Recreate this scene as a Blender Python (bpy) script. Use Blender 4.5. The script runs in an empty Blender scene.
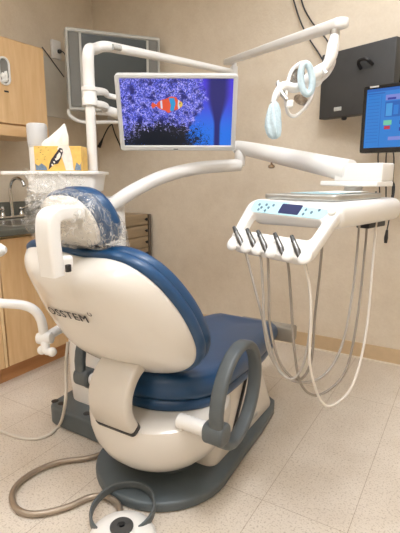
import bpy, bmesh, math, random
from mathutils import Vector, Matrix, noise
random.seed(7)
PI = math.pi
SC = bpy.context.scene
COL = SC.collection
V = Vector

# ------------------------------------------------------------------ colour / materials
def lin(r, g, b):
    def f(c):
        c /= 255.0
        return c / 12.92 if c <= 0.04045 else ((c + 0.055) / 1.055) ** 2.4
    return (f(r), f(g), f(b), 1.0)

def mat(name, col, rough=0.5, metal=0.0, coat=0.0, noise_amt=0.0, noise_scale=20.0, bump=0.0, bump_scale=200.0, spec=0.5, stretch=None, sheen=0.0):
    m = bpy.data.materials.new(name); m.use_nodes = True
    nt = m.node_tree; b = nt.nodes['Principled BSDF']
    b.inputs['Base Color'].default_value = col
    b.inputs['Roughness'].default_value = rough
    b.inputs['Metallic'].default_value = metal
    b.inputs['Coat Weight'].default_value = coat
    b.inputs['Coat Roughness'].default_value = 0.08
    b.inputs['Specular IOR Level'].default_value = spec
    tc = nt.nodes.new('ShaderNodeTexCoord')
    mp = nt.nodes.new('ShaderNodeMapping')
    nt.links.new(tc.outputs['Object'], mp.inputs['Vector'])
    if stretch: mp.inputs['Scale'].default_value = stretch
    if noise_amt:
        n = nt.nodes.new('ShaderNodeTexNoise'); n.inputs['Scale'].default_value = noise_scale; n.inputs['Detail'].default_value = 5
        nt.links.new(mp.outputs['Vector'], n.inputs['Vector'])
        r = nt.nodes.new('ShaderNodeValToRGB')
        lo = [max(0, c * (1 - noise_amt)) for c in col[:3]] + [1]; hi = [min(1, c * (1 + noise_amt)) for c in col[:3]] + [1]
        r.color_ramp.elements[0].position = 0.3; r.color_ramp.elements[1].position = 0.7
        r.color_ramp.elements[0].color = lo; r.color_ramp.elements[1].color = hi
        nt.links.new(n.outputs['Fac'], r.inputs['Fac']); nt.links.new(r.outputs['Color'], b.inputs['Base Color'])
    if bump:
        n2 = nt.nodes.new('ShaderNodeTexNoise'); n2.inputs['Scale'].default_value = bump_scale; n2.inputs['Detail'].default_value = 3
        nt.links.new(mp.outputs['Vector'], n2.inputs['Vector'])
        bp = nt.nodes.new('ShaderNodeBump'); bp.inputs['Strength'].default_value = bump; bp.inputs['Distance'].default_value = 0.01
        nt.links.new(n2.outputs['Fac'], bp.inputs['Height']); nt.links.new(bp.outputs['Normal'], b.inputs['Normal'])
    return m

def emit(name, col, strength):
    m = bpy.data.materials.new(name); m.use_nodes = True
    nt = m.node_tree; nt.nodes.clear()
    e = nt.nodes.new('ShaderNodeEmission'); e.inputs['Color'].default_value = col; e.inputs['Strength'].default_value = strength
    o = nt.nodes.new('ShaderNodeOutputMaterial'); nt.links.new(e.outputs[0], o.inputs['Surface'])
    return m

WHITE = mat('white_plastic', lin(238, 236, 232), 0.32, coat=0.25, noise_amt=0.015, noise_scale=6)
SHELL = mat('shell_plastic', lin(228, 223, 215), 0.26, coat=0.4, noise_amt=0.015, noise_scale=5)
CREAM = mat('cream_plastic', lin(222, 216, 207), 0.28, coat=0.4, noise_amt=0.02, noise_scale=5)
PEARL = mat('bracket_plastic', lin(206, 198, 186), 0.28, coat=0.5, noise_amt=0.02)
BLUE = mat('blue_vinyl', lin(28, 70, 110), 0.36, coat=0.12, noise_amt=0.08, noise_scale=9, bump=0.03, bump_scale=400)
GREY = mat('charcoal_plastic', lin(88, 94, 96), 0.45, noise_amt=0.05, noise_scale=30, bump=0.03, bump_scale=600)
BASEGREY = mat('base_grey_paint', lin(86, 95, 99), 0.38, noise_amt=0.05, noise_scale=15, bump=0.02, bump_scale=500)
DARK = mat('dark_plastic', lin(30, 30, 32), 0.45, noise_amt=0.1)
PANELDARK = mat('panel_dark_paint', lin(66, 66, 66), 0.5, noise_amt=0.06, noise_scale=12, bump=0.02, bump_scale=300)
BLACKGLOSS = mat('black_gloss', lin(24, 25, 28), 0.15, coat=0.4, noise_amt=0.05)
CHROME = mat('brushed_chrome', lin(200, 198, 194), 0.18, metal=1.0, noise_amt=0.05)
STEEL = mat('satin_steel', lin(196, 196, 192), 0.3, metal=0.9, noise_amt=0.05)
HOSE = mat('grey_hose_rubber', lin(168, 160, 150), 0.5, noise_amt=0.04)
HOSEW = mat('white_hose_rubber', lin(222, 214, 202), 0.45, noise_amt=0.03)
HOSED = mat('tan_hose_rubber', lin(142, 132, 120), 0.5, noise_amt=0.04)
TVGREY = mat('silver_grey_plastic', lin(196, 196, 190), 0.42, noise_amt=0.03)
TVSPK = mat('speaker_mesh_grey', lin(128, 128, 124), 0.7, noise_amt=0.12, noise_scale=500)
MONGREY = mat('monitor_silver', lin(206, 205, 202), 0.35, noise_amt=0.02)
COUNTER = mat('counter_laminate', lin(104, 107, 100), 0.35, noise_amt=0.12, noise_scale=90)
BOARD = mat('grey_board_paint', lin(222, 217, 205), 0.6, noise_amt=0.03)
BASEBOARD = mat('tan_vinyl_base', lin(208, 182, 146), 0.5, noise_amt=0.04)
CAULK = mat('white_caulk', lin(235, 225, 208), 0.6, noise_amt=0.03)
DRAWER = mat('drawer_laminate', lin(160, 140, 112), 0.5, noise_amt=0.08, noise_scale=30, stretch=(1, .15, 3))
FABRIC_BLUE = mat('blue_sleeve_film', lin(196, 216, 224), 0.3, noise_amt=0.08, noise_scale=60, bump=0.3, bump_scale=120)
PAPER = mat('tissue_paper', lin(240, 238, 232), 0.8, noise_amt=0.03, bump=0.2, bump_scale=60)
LIGHTBLUE = mat('light_blue_overlay', lin(176, 214, 224), 0.3, noise_amt=0.03)
CANTOP = mat('canister_grey_film', lin(206, 206, 206), 0.35, noise_amt=0.03)
YELLOW = mat('tissue_box_yellow', lin(240, 196, 104), 0.55, noise_amt=0.1, noise_scale=45)
BOXBLUE = mat('tissue_box_foliage', lin(120, 140, 160), 0.55, noise_amt=0.3, noise_scale=120)
BOXWHITE = mat('tissue_box_white', lin(240, 232, 220), 0.55, noise_amt=0.08, noise_scale=60)
BIRD = mat('tissue_box_bird', lin(52, 44, 52), 0.55, noise_amt=0.5, noise_scale=140)
ORANGE = mat('sticker_orange', lin(180, 110, 70), 0.5, noise_amt=0.05)
LABELGREY = mat('label_silver', lin(190, 190, 186), 0.4, noise_amt=0.15, noise_scale=200)
INK = mat('ink_black', lin(34, 32, 34), 0.5, noise_amt=0.05)
CEIL = mat('ceiling_paint', lin(236, 232, 224), 0.9, noise_amt=0.02)
DOORLIGHT = mat('light_maple_edge', lin(236, 206, 160), 0.45, noise_amt=0.04)

def wood(name, c1, c2, axis):
    m = bpy.data.materials.new(name); m.use_nodes = True
    nt = m.node_tree; b = nt.nodes['Principled BSDF']; b.inputs['Roughness'].default_value = 0.42
    tc = nt.nodes.new('ShaderNodeTexCoord'); mp = nt.nodes.new('ShaderNodeMapping')
    nt.links.new(tc.outputs['Object'], mp.inputs['Vector'])
    mp.inputs['Scale'].default_value = axis
    n = nt.nodes.new('ShaderNodeTexNoise'); n.inputs['Scale'].default_value = 9; n.inputs['Detail'].default_value = 7; n.inputs['Distortion'].default_value = 0.6
    r = nt.nodes.new('ShaderNodeValToRGB')
    r.color_ramp.elements[0].position = 0.3; r.color_ramp.elements[1].position = 0.72
    r.color_ramp.elements[0].color = c1; r.color_ramp.elements[1].color = c2
    nt.links.new(mp.outputs[0], n.inputs['Vector']); nt.links.new(n.outputs['Fac'], r.inputs['Fac']); nt.links.new(r.outputs['Color'], b.inputs['Base Color'])
    return m
MAPLE = wood('maple_veneer', lin(218, 178, 128), lin(232, 197, 150), (3, 3, .35))
MAPLEH = wood('maple_rail', lin(216, 175, 125), lin(230, 194, 147), (3, .35, 3))
TOEKICK = wood('toe_kick_wood', lin(184, 130, 82), lin(204, 150, 98), (3, .35, 3))

def wall_mat():
    m = bpy.data.materials.new('mottled_tan_wallcovering'); m.use_nodes = True
    nt = m.node_tree; b = nt.nodes['Principled BSDF']; b.inputs['Roughness'].default_value = 0.72
    tc = nt.nodes.new('ShaderNodeTexCoord')
    n = nt.nodes.new('ShaderNodeTexNoise'); n.inputs['Scale'].default_value = 6; n.inputs['Detail'].default_value = 9; n.inputs['Roughness'].default_value = 0.7
    n3 = nt.nodes.new('ShaderNodeTexNoise'); n3.inputs['Scale'].default_value = 70; n3.inputs['Detail'].default_value = 3
    mx = nt.nodes.new('ShaderNodeMath'); mx.operation = 'MULTIPLY_ADD'; mx.inputs[1].default_value = 0.35
    r = nt.nodes.new('ShaderNodeValToRGB')
    r.color_ramp.elements[0].position = 0.45; r.color_ramp.elements[1].position = 0.9
    r.color_ramp.elements[0].color = lin(219, 204, 182); r.color_ramp.elements[1].color = lin(231, 218, 198)
    nt.links.new(tc.outputs['Object'], n.inputs['Vector']); nt.links.new(tc.outputs['Object'], n3.inputs['Vector'])
    nt.links.new(n3.outputs['Fac'], mx.inputs[0]); nt.links.new(n.outputs['Fac'], mx.inputs[2])
    nt.links.new(mx.outputs[0], r.inputs['Fac']); nt.links.new(r.outputs['Color'], b.inputs['Base Color'])
    bp = nt.nodes.new('ShaderNodeBump'); bp.inputs['Strength'].default_value = 0.12; bp.inputs['Distance'].default_value = 0.01
    nt.links.new(n3.outputs['Fac'], bp.inputs['Height']); nt.links.new(bp.outputs['Normal'], b.inputs['Normal'])
    return m
WALL = wall_mat()

def floor_mat():
    m = bpy.data.materials.new('speckled_beige_tile'); m.use_nodes = True
    nt = m.node_tree; b = nt.nodes['Principled BSDF']; b.inputs['Roughness'].default_value = 0.4
    L = nt.links
    tc = nt.nodes.new('ShaderNodeTexCoord')
    n1 = nt.nodes.new('ShaderNodeTexNoise'); n1.inputs['Scale'].default_value = 130; n1.inputs['Detail'].default_value = 4
    n2 = nt.nodes.new('ShaderNodeTexNoise'); n2.inputs['Scale'].default_value = 5; n2.inputs['Detail'].default_value = 4
    r = nt.nodes.new('ShaderNodeValToRGB')
    r.color_ramp.elements[0].position = 0.32; r.color_ramp.elements[0].color = lin(192, 178, 161)
    r.color_ramp.elements[1].position = 0.5; r.color_ramp.elements[1].color = lin(229, 219, 206)
    e = r.color_ramp.elements.new(0.7); e.color = lin(220, 209, 194)
    L.new(tc.outputs['Object'], n1.inputs['Vector']); L.new(tc.outputs['Object'], n2.inputs['Vector']); L.new(n1.outputs['Fac'], r.inputs['Fac'])
    r2 = nt.nodes.new('ShaderNodeValToRGB'); r2.color_ramp.elements[0].position = 0.3; r2.color_ramp.elements[1].position = 0.7
    r2.color_ramp.elements[0].color = (0.9, 0.88, 0.85, 1); r2.color_ramp.elements[1].color = (1, 1, 1, 1)
    L.new(n2.outputs['Fac'], r2.inputs['Fac'])
    mul = nt.nodes.new('ShaderNodeMixRGB'); mul.blend_type = 'MULTIPLY'; mul.inputs['Fac'].default_value = 1
    L.new(r.outputs['Color'], mul.inputs['Color1']); L.new(r2.outputs['Color'], mul.inputs['Color2'])
    mp = nt.nodes.new('ShaderNodeMapping'); mp.inputs['Location'].default_value = (0.25 / 1.0, -1.388 % 1.011, 0)
    L.new(tc.outputs['Object'], mp.inputs['Vector'])
    br = nt.nodes.new('ShaderNodeTexBrick'); br.offset = 0.0; br.inputs['Scale'].default_value = 1.0
    br.inputs['Brick Width'].default_value = 0.315; br.inputs['Row Height'].default_value = 1.011
    br.inputs['Mortar Size'].default_value = 0.0016; br.inputs['Mortar Smooth'].default_value = 0.3
    br.inputs['Color1'].default_value = (1, 1, 1, 1); br.inputs['Color2'].default_value = (0.985, 0.98, 0.975, 1); br.inputs['Mortar'].default_value = (0.66, 0.6, 0.54, 1)
    L.new(mp.outputs[0], br.inputs['Vector'])
    m2 = nt.nodes.new('ShaderNodeMixRGB'); m2.blend_type = 'MULTIPLY'; m2.inputs['Fac'].default_value = 1
    L.new(mul.outputs['Color'], m2.inputs['Color1']); L.new(br.outputs['Color'], m2.inputs['Color2']); L.new(m2.outputs['Color'], b.inputs['Base Color'])
    return m
FLOOR = floor_mat()

def film_mat():
    m = bpy.data.materials.new('clear_crinkled_film'); m.use_nodes = True
    nt = m.node_tree; nt.nodes.clear(); L = nt.links
    o = nt.nodes.new('ShaderNodeOutputMaterial')
    tr = nt.nodes.new('ShaderNodeBsdfTransparent'); tr.inputs['Color'].default_value = (0.97, 0.97, 0.96, 1)
    df = nt.nodes.new('ShaderNodeBsdfPrincipled'); df.inputs['Base Color'].default_value = lin(232, 228, 222); df.inputs['Roughness'].default_value = 0.15
    df.inputs['Coat Weight'].default_value = 0.6
    tc = nt.nodes.new('ShaderNodeTexCoord')
    n = nt.nodes.new('ShaderNodeTexNoise'); n.inputs['Scale'].default_value = 16; n.inputs['Detail'].default_value = 6; n.inputs['Distortion'].default_value = 1.5
    v = nt.nodes.new('ShaderNodeTexVoronoi'); v.feature = 'DISTANCE_TO_EDGE'; v.inputs['Scale'].default_value = 14
    L.new(tc.outputs['Object'], n.inputs['Vector'])
    wv = nt.nodes.new('ShaderNodeMixRGB'); wv.inputs['Fac'].default_value = 0.25
    L.new(tc.outputs['Object'], wv.inputs['Color1']); L.new(n.outputs['Color'], wv.inputs['Color2']); L.new(wv.outputs['Color'], v.inputs['Vector'])
    r = nt.nodes.new('ShaderNodeValToRGB'); r.color_ramp.elements[0].position = 0.0; r.color_ramp.elements[1].position = 0.09
    r.color_ramp.elements[0].color = (0.5, 0.5, 0.5, 1); r.color_ramp.elements[1].color = (0.08, 0.08, 0.08, 1)
    L.new(v.outputs['Distance'], r.inputs['Fac'])
    r2 = nt.nodes.new('ShaderNodeValToRGB'); r2.color_ramp.elements[0].position = 0.5; r2.color_ramp.elements[1].position = 0.72
    r2.color_ramp.elements[0].color = (0.0, 0.0, 0.0, 1); r2.color_ramp.elements[1].color = (0.16, 0.16, 0.16, 1)
    L.new(n.outputs['Fac'], r2.inputs['Fac'])
    ad = nt.nodes.new('ShaderNodeMath'); ad.operation = 'ADD'; ad.use_clamp = True
    L.new(r.outputs['Color'], ad.inputs[0]); L.new(r2.outputs['Color'], ad.inputs[1])
    bp = nt.nodes.new('ShaderNodeBump'); bp.inputs['Strength'].default_value = 0.8; bp.inputs['Distance'].default_value = 0.02
    L.new(n.outputs['Fac'], bp.inputs['Height']); L.new(bp.outputs['Normal'], df.inputs['Normal'])
    mx = nt.nodes.new('ShaderNodeMixShader')
    L.new(ad.outputs[0], mx.inputs['Fac']); L.new(tr.outputs[0], mx.inputs[1]); L.new(df.outputs[0], mx.inputs[2]); L.new(mx.outputs[0], o.inputs['Surface'])
    return m
FILM = film_mat()

def smooth_glow(name, col):       # screen glass that gives off a colour and still reflects a little
    m = bpy.data.materials.new(name); m.use_nodes = True
    b = m.node_tree.nodes['Principled BSDF']
    b.inputs['Base Color'].default_value = (0.01, 0.01, 0.012, 1); b.inputs['Roughness'].default_value = 0.3
    b.inputs['Emission Color'].default_value = col; b.inputs['Emission Strength'].default_value = 1.0
    return m

def coral_mat():
    m = bpy.data.materials.new('reef_picture_on_screen'); m.use_nodes = True
    nt = m.node_tree; b = nt.nodes['Principled BSDF']; L = nt.links
    b.inputs['Base Color'].default_value = (0.01, 0.01, 0.012, 1); b.inputs['Roughness'].default_value = 0.3
    def N(t, **k):
        n = nt.nodes.new(t)
        for a, v in k.items(): setattr(n, a, v)
        return n
    def math_(op, a, c=None):
        n = N('ShaderNodeMath', operation=op)
        for i, x in enumerate((a, c)):
            if x is None: continue
            if isinstance(x, (int, float)): n.inputs[i].default_value = x
            else: L.new(x, n.inputs[i])
        return n.outputs[0]
    def smooth(x, lo, hi):
        n = N('ShaderNodeMapRange', interpolation_type='SMOOTHSTEP'); L.new(x, n.inputs['Value'])
        n.inputs['From Min'].default_value = lo; n.inputs['From Max'].default_value = hi
        return n.outputs['Result']
    def mix(f, a, c):
        n = N('ShaderNodeMixRGB')
        L.new(f, n.inputs['Fac'])
        for i, x in ((1, a), (2, c)):
            if isinstance(x, tuple): n.inputs[i].default_value = x
            else: L.new(x, n.inputs[i])
        return n.outputs['Color']
    uv = N('ShaderNodeUVMap'); sp = N('ShaderNodeSeparateXYZ'); L.new(uv.outputs[0], sp.inputs[0]); u, v = sp.outputs[0], sp.outputs[1]
    asp = N('ShaderNodeMapping'); asp.inputs['Scale'].default_value = (1.7, 1, 1); L.new(uv.outputs[0], asp.inputs[0])
    big = N('ShaderNodeTexNoise'); big.inputs['Scale'].default_value = 5; big.inputs['Detail'].default_value = 5; L.new(asp.outputs[0], big.inputs['Vector'])
    fine = N('ShaderNodeTexNoise'); fine.inputs['Scale'].default_value = 20; fine.inputs['Detail'].default_value = 4; fine.inputs['Distortion'].default_value = 2.5; L.new(asp.outputs[0], fine.inputs['Vector'])
    ramp = N('ShaderNodeValToRGB'); cr = ramp.color_ramp
    cr.elements[0].position = 0.36; cr.elements[0].color = lin(24, 30, 110)
    cr.elements[1].position = 0.66; cr.elements[1].color = lin(200, 192, 250)
    e = cr.elements.new(0.5); e.color = lin(80, 92, 222)
    L.new(fine.outputs['Fac'], ramp.inputs['Fac'])
    clump = N('ShaderNodeTexNoise'); clump.inputs['Scale'].default_value = 9; clump.inputs['Detail'].default_value = 2; L.new(asp.outputs[0], clump.inputs['Vector'])
    coral = mix(smooth(clump.outputs['Fac'], 0.32, 0.52), lin(24, 28, 110), ramp.outputs['Color'])
    # open water on the right
    water = mix(smooth(v, 0.15, 0.85), lin(18, 112, 228), lin(66, 50, 214))
    du = math_('ABSOLUTE', math_('SUBTRACT', u, 0.865))
    wid = math_('ADD', math_('MULTIPLY', smooth(v, 0.3, 0.8), 0.06), 0.025)
    stalk = math_('SUBTRACT', 1.0, smooth(math_('DIVIDE', du, wid), 0.6, 1.5))
    water = mix(stalk, water, lin(20, 24, 110))
    # coral mound against the water
    dx = math_('MULTIPLY', math_('MAXIMUM', math_('SUBTRACT', u, 0.36), 0.0), 1.25); dy = math_('SUBTRACT', v, 0.72)
    d = math_('SQRT', math_('ADD', math_('MULTIPLY', dx, dx), math_('MULTIPLY', math_('MULTIPLY', dy, dy), 0.55)))
    d = math_('ADD', d, math_('MULTIPLY', math_('SUBTRACT', big.outputs['Fac'], 0.5), 0.35))
    cm = math_('SUBTRACT', 1.0, smooth(d, 0.45, 0.5))
    col = mix(cm, water, coral)
    # dark hollow below
    hx = math_('MULTIPLY', math_('SUBTRACT', u, 0.34), 0.8); hy = math_('MULTIPLY', math_('SUBTRACT', v, 0.06), 1.0)
    h = math_('SQRT', math_('ADD', math_('MULTIPLY', hx, hx), math_('MULTIPLY', hy, hy)))
    h = math_('ADD', h, math_('MULTIPLY', math_('SUBTRACT', fine.outputs['Fac'], 0.5), 0.7))
    h = math_('ADD', h, math_('MULTIPLY', math_('SUBTRACT', big.outputs['Fac'], 0.5), 0.3))
    col = mix(math_('SUBTRACT', 1.0, smooth(h, 0.25, 0.34)), col, lin(10, 16, 26))
    L.new(col, b.inputs['Emission Color']); b.inputs['Emission Strength'].default_value = 1.0
    return m

# ------------------------------------------------------------------ object helpers
WL = {}                                            # world location of every object (no rotations are used)
def setp(o, label=None, cat=None, group=None, kind=None):
    if label: o['label'] = label
    if cat: o['category'] = cat
    if group: o['group'] = group
    if kind: o['kind'] = kind
    return o
def thing(name, label, cat, loc, group=None):
    o = bpy.data.objects.new(name, None); COL.objects.link(o); o.location = loc; o.empty_display_size = 0.05
    WL[o.name] = V(loc)
    return setp(o, label, cat, group)
def obj(name, bm, mats, parent=None, sharp=42, base=None, label=None):
    if not isinstance(mats, (list, tuple)): mats = [mats]
    bmesh.ops.recalc_face_normals(bm, faces=bm.faces)
    if parent is not None: off = WL[parent.name]
    elif base is not None: off = V(base)
    else:
        xs = [v.co for v in bm.verts]
        off = V(((min(p.x for p in xs) + max(p.x for p in xs)) / 2, (min(p.y for p in xs) + max(p.y for p in xs)) / 2, min(p.z for p in xs)))
    bmesh.ops.translate(bm, verts=bm.verts, vec=-off)
    for f in bm.faces: f.smooth = True
    for e in bm.edges:
        if len(e.link_faces) == 2 and e.calc_face_angle(0) > math.radians(sharp): e.smooth = False
    me = bpy.data.meshes.new(name); bm.to_mesh(me); bm.free()
    for m in mats: me.materials.append(m)
    o = bpy.data.objects.new(name, me); COL.objects.link(o)
    if parent is not None: o.parent = parent
    else: o.location = off
    WL[o.name] = off.copy()
    if label: o['label'] = label
    return o
def single(name, label, cat, bm, m, group=None, kind=None, **k):
    return setp(obj(name, bm, m, **k), label, cat, group, kind)
def struct(name, bm, m):
    return setp(obj(name, bm, m, base=(0, 0, 0)), kind='structure')
def new(): return bmesh.new()

def frame(o, u, tilt=0.0):          # local x right, y away from the viewer, z up
    x = V(u).normalized(); z = V((0, 0, 1)); y = z.cross(x).normalized()
    z2 = z * math.cos(tilt) - y * math.sin(tilt); y2 = y * math.cos(tilt) + z * math.sin(tilt)
    M = Matrix((x, y2, z2)).transposed().to_4x4(); M.translation = V(o)
    return M
ID = Matrix.Identity(4)

def box(bm, c, s, M=ID, bev=0.0, seg=3, mi=0):
    """box of size s centred at c in the frame M"""
    r = bmesh.ops.create_cube(bm, size=1.0)
    vs = r['verts']
    for v in vs: v.co = V((v.co.x * s[0], v.co.y * s[1], v.co.z * s[2])) + V(c)
    fs = set(f for v in vs for f in v.link_faces)
    if bev:
        es = list(set(e for v in vs for e in v.link_edges))
        rr = bmesh.ops.bevel(bm, geom=es, offset=bev, segments=seg, affect='EDGES', profile=0.5)
        fs = set(f for f in bm.faces if f.is_valid and all(v in set(rr['verts']) or v in vs for v in f.verts)) | set(f for f in rr['faces'])
        vs = list(set(v for f in fs for v in f.verts))
    for f in fs:
        if f.is_valid: f.material_index = mi
    for v in vs: v.co = M @ v.co
    return bm
def B(c, s, M=ID, bev=0.0, seg=3): return box(new(), c, s, M, bev, seg)

def loft(bm, rings, closed=True, cap0=True, cap1=True, mi=0):
    vr = [[bm.verts.new(p) for p in r] for r in rings]
    n = len(vr[0])
    for a, b_ in zip(vr, vr[1:]):
        for i in range(n if closed else n - 1):
            j = (i + 1) % n
            f = bm.faces.new((a[i], a[j], b_[j], b_[i])); f.material_index = mi
    if cap0: bm.faces.new(list(reversed(vr[0]))).material_index = mi
    if cap1: bm.faces.new(vr[-1]).material_index = mi
    return bm
def cr(pts, n=6, closed=False):       # Catmull-Rom through the points
    P = [V(p) for p in pts]; out = []
    m = len(P)
    rng = range(m) if closed else range(m - 1)
    for i in rng:
        if closed: p0, p1, p2, p3 = P[(i - 1) % m], P[i], P[(i + 1) % m], P[(i + 2) % m]
        else:
            p1, p2 = P[i], P[i + 1]
            p0 = P[i - 1] if i > 0 else p1 * 2 - p2
            p3 = P[i + 2] if i + 2 < m else p2 * 2 - p1
        for k in range(n):
            t = k / n
            out.append(0.5 * ((2 * p1) + (p2 - p0) * t + (2 * p0 - 5 * p1 + 4 * p2 - p3) * t * t + (3 * p1 - p0 - 3 * p2 + p3) * t ** 3))
    if not closed: out.append(P[-1].copy())
    return out
def tube(bm, pts, r, seg=12, n=6, closed=False, smooth=True, up=None, ry=None, cap=True):
    """sweep an ellipse (r, ry) along the points; r may be a list of radii at the given points"""
    P = cr(pts, n, closed) if smooth and len(pts) > 2 else [V(p) for p in pts]
    m = len(P)
    if isinstance(r, (list, tuple)):
        R = []
        for i in range(m):
            t = i / (m - 1) * (len(r) - 1); a = min(int(t), len(r) - 2); R.append(r[a] + (r[a + 1] - r[a]) * (t - a))
    else: R = [r] * m
    rings = []; nrm = None
    for i, p in enumerate(P):
        if closed: t = (P[(i + 1) % m] - P[(i - 1) % m]).normalized()
        else: t = (P[min(i + 1, m - 1)] - P[max(i - 1, 0)]).normalized()
        if up is not None:
            s = t.cross(V(up)).normalized(); nn = s.cross(t).normalized()
        else:
            if nrm is None:
                a = V((0, 0, 1)) if abs(t.z) < 0.9 else V((1, 0, 0))
                nrm = (a - t * a.dot(t)).normalized()
            else: nrm = (nrm - t * nrm.dot(t)).normalized()
            nn = nrm; s = t.cross(nn)
        k = (ry / r) if ry and not isinstance(r, (list, tuple)) else 1.0
        rings.append([p + (s * math.cos(2 * PI * j / seg) + nn * (math.sin(2 * PI * j / seg) * k)) * R[i] for j in range(seg)])
    if closed:
        rings.append(rings[0]); 
        vr = [[bm.verts.new(q) for q in rg] for rg in rings[:-1]]
        # align the seam for a rotating frame
        for a in range(m):
            ra, rb = vr[a], vr[(a + 1) % m]
            sh = 0
            if a == m - 1: sh = min(range(seg), key=lambda k_: (ra[0].co - rb[k_].co).length)
            for j in range(seg):
                bm.faces.new((ra[j], ra[(j + 1) % seg], rb[(j + 1 + sh) % seg], rb[(j + sh) % seg]))
        return bm
    return loft(bm, rings, cap0=cap, cap1=cap)
def T(pts, r, **k): return tube(new(), pts, r, **k)
def lathe(bm, prof, M=ID, seg=32, sx=1.0, sy=1.0, mi=0):
    """profile of (radius, height) pairs turned about local z"""
    rings = [[M @ V((r * sx * math.cos(2 * PI * j / seg), r * sy * math.sin(2 * PI * j / seg), z)) for j in range(seg)] for r, z in prof]
    return loft(bm, rings, mi=mi)
def ML(o, axis=(0, 0, 1)):
    M = V((0, 0, 1)).rotation_difference(V(axis).normalized()).to_matrix().to_4x4(); M.translation = V(o); return M
def rrect(w, h, r, n=5, cx=0, cy=0):
    out = []
    for (sx, sy, a0) in ((1, 1, 0), (-1, 1, 90), (-1, -1, 180), (1, -1, 270)):
        for k in range(n + 1):
            a = math.radians(a0 + 90 * k / n)
            out.append((cx + sx * (w / 2 - r) + r * math.cos(a), cy + sy * (h / 2 - r) + r * math.sin(a)))
    return out
def shrink(poly, d):                  # move a smooth counter-clockwise outline inwards by d
    n = len(poly); out = []
    for i in range(n):
        a = V(poly[(i - 1) % n]).to_2d(); b_ = V(poly[(i + 1) % n]).to_2d()
        t = (b_ - a)
        if t.length < 1e-9: t = V((1, 0)).to_2d()
        t.normalize(); nx = V((-t.y, t.x)).to_2d()
        p = V(poly[i]).to_2d() + nx * d
        out.append((p.x, p.y))
    return out
def prism(bm, poly, z0, z1, bev=0.008, M=ID, seg=4, mi=0, bot=True):
    """extrude a counter-clockwise outline from z0 to z1 with rounded rims"""
    rings = []
    def rg(d, z): return [M @ V((p[0], p[1], z)) for p in (shrink(poly, d) if d else poly)]
    if bot and bev:
        for k in range(seg + 1):
            a = PI / 2 * k / seg; rings.append(rg(bev * (1 - math.sin(a)), z0 + bev * (1 - math.cos(a))))
    else: rings.append(rg(0, z0))
    if bev:
        for k in range(seg + 1):
            a = PI / 2 * k / seg; rings.append(rg(bev * (1 - math.cos(a)), z1 - bev * (1 - math.sin(a))))
    else: rings.append(rg(0, z1))
    return loft(bm, rings, mi=mi)
def rpoly(pts, r, n=6):               # round the corners of a polygon
    out = []; m = len(pts)
    for i in range(m):
        p = V(pts[i]).to_2d(); a = (V(pts[i - 1]).to_2d() - p); b_ = (V(pts[(i + 1) % m]).to_2d() - p)
        rr = r[i] if isinstance(r, (list, tuple)) else r
        rr = min(rr, a.length * 0.49, b_.length * 0.49)
        s = p + a.normalized() * rr; e = p + b_.normalized() * rr
        for k in range(n + 1):
            t = k / n
            q = s * (1 - t) ** 2 + p * 2 * t * (1 - t) + e * t * t
            out.append((q.x, q.y))
    return out
def quad(bm, M, x0, x1, z0, z1, y=0.0, mi=0, uv=False):
    vs = [bm.verts.new(M @ V(p)) for p in ((x0, y, z0), (x1, y, z0), (x1, y, z1), (x0, y, z1))]
    f = bm.faces.new(vs); f.material_index = mi
    if uv:
        L = bm.loops.layers.uv.verify()
        for l, t in zip(f.loops, ((0, 0), (1, 0), (1, 1), (0, 1))): l[L].uv = t
    return f
def plate(bm, M, poly, y, mi=0):      # flat printed shape in the x-z plane of a frame
    f = bm.faces.new([bm.verts.new(M @ V((p[0], y, p[1]))) for p in poly]); f.material_index = mi
    return f
def ell(cx, cy, rx, ry, n=20, rot=0.0):
    c, s = math.cos(rot), math.sin(rot)
    return [(cx + rx * math.cos(2 * PI * k / n) * c - ry * math.sin(2 * PI * k / n) * s, cy + rx * math.cos(2 * PI * k / n) * s + ry * math.sin(2 * PI * k / n) * c) for k in range(n)]
def text_bm(txt, size, offset=0.0, spacing=1.0):
    c = bpy.data.curves.new('lettering', 'FONT'); c.body = txt; c.size = size; c.align_x = 'LEFT'; c.offset = offset; c.space_character = spacing; c.resolution_u = 4
    o = bpy.data.objects.new('lettering', c); COL.objects.link(o)
    dg = bpy.context.evaluated_depsgraph_get(); dg.update()
    me = bpy.data.meshes.new_from_object(o.evaluated_get(dg))
    bm = new(); bm.from_mesh(me)
    bpy.data.objects.remove(o); bpy.data.curves.remove(c); bpy.data.meshes.remove(me)
    return bm
# ------------------------------------------------------------------ settings
LIGHT_A, LIGHT_B, LIGHT_C, EXPO = 35.0, 11.0, 7.5, 0.0
LETTER = (-1.216, .737); LETTER_W = .222; LETTER_S = .0445
ARM_X, ARM_A, ARM_B, ARM_T, ARM_C, ARM_J = .375, .178, .146, math.radians(64), (1.32, .445), (1.185, .36)
HXO = -0.058
POST = (-1.0, .842, .925)
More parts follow.
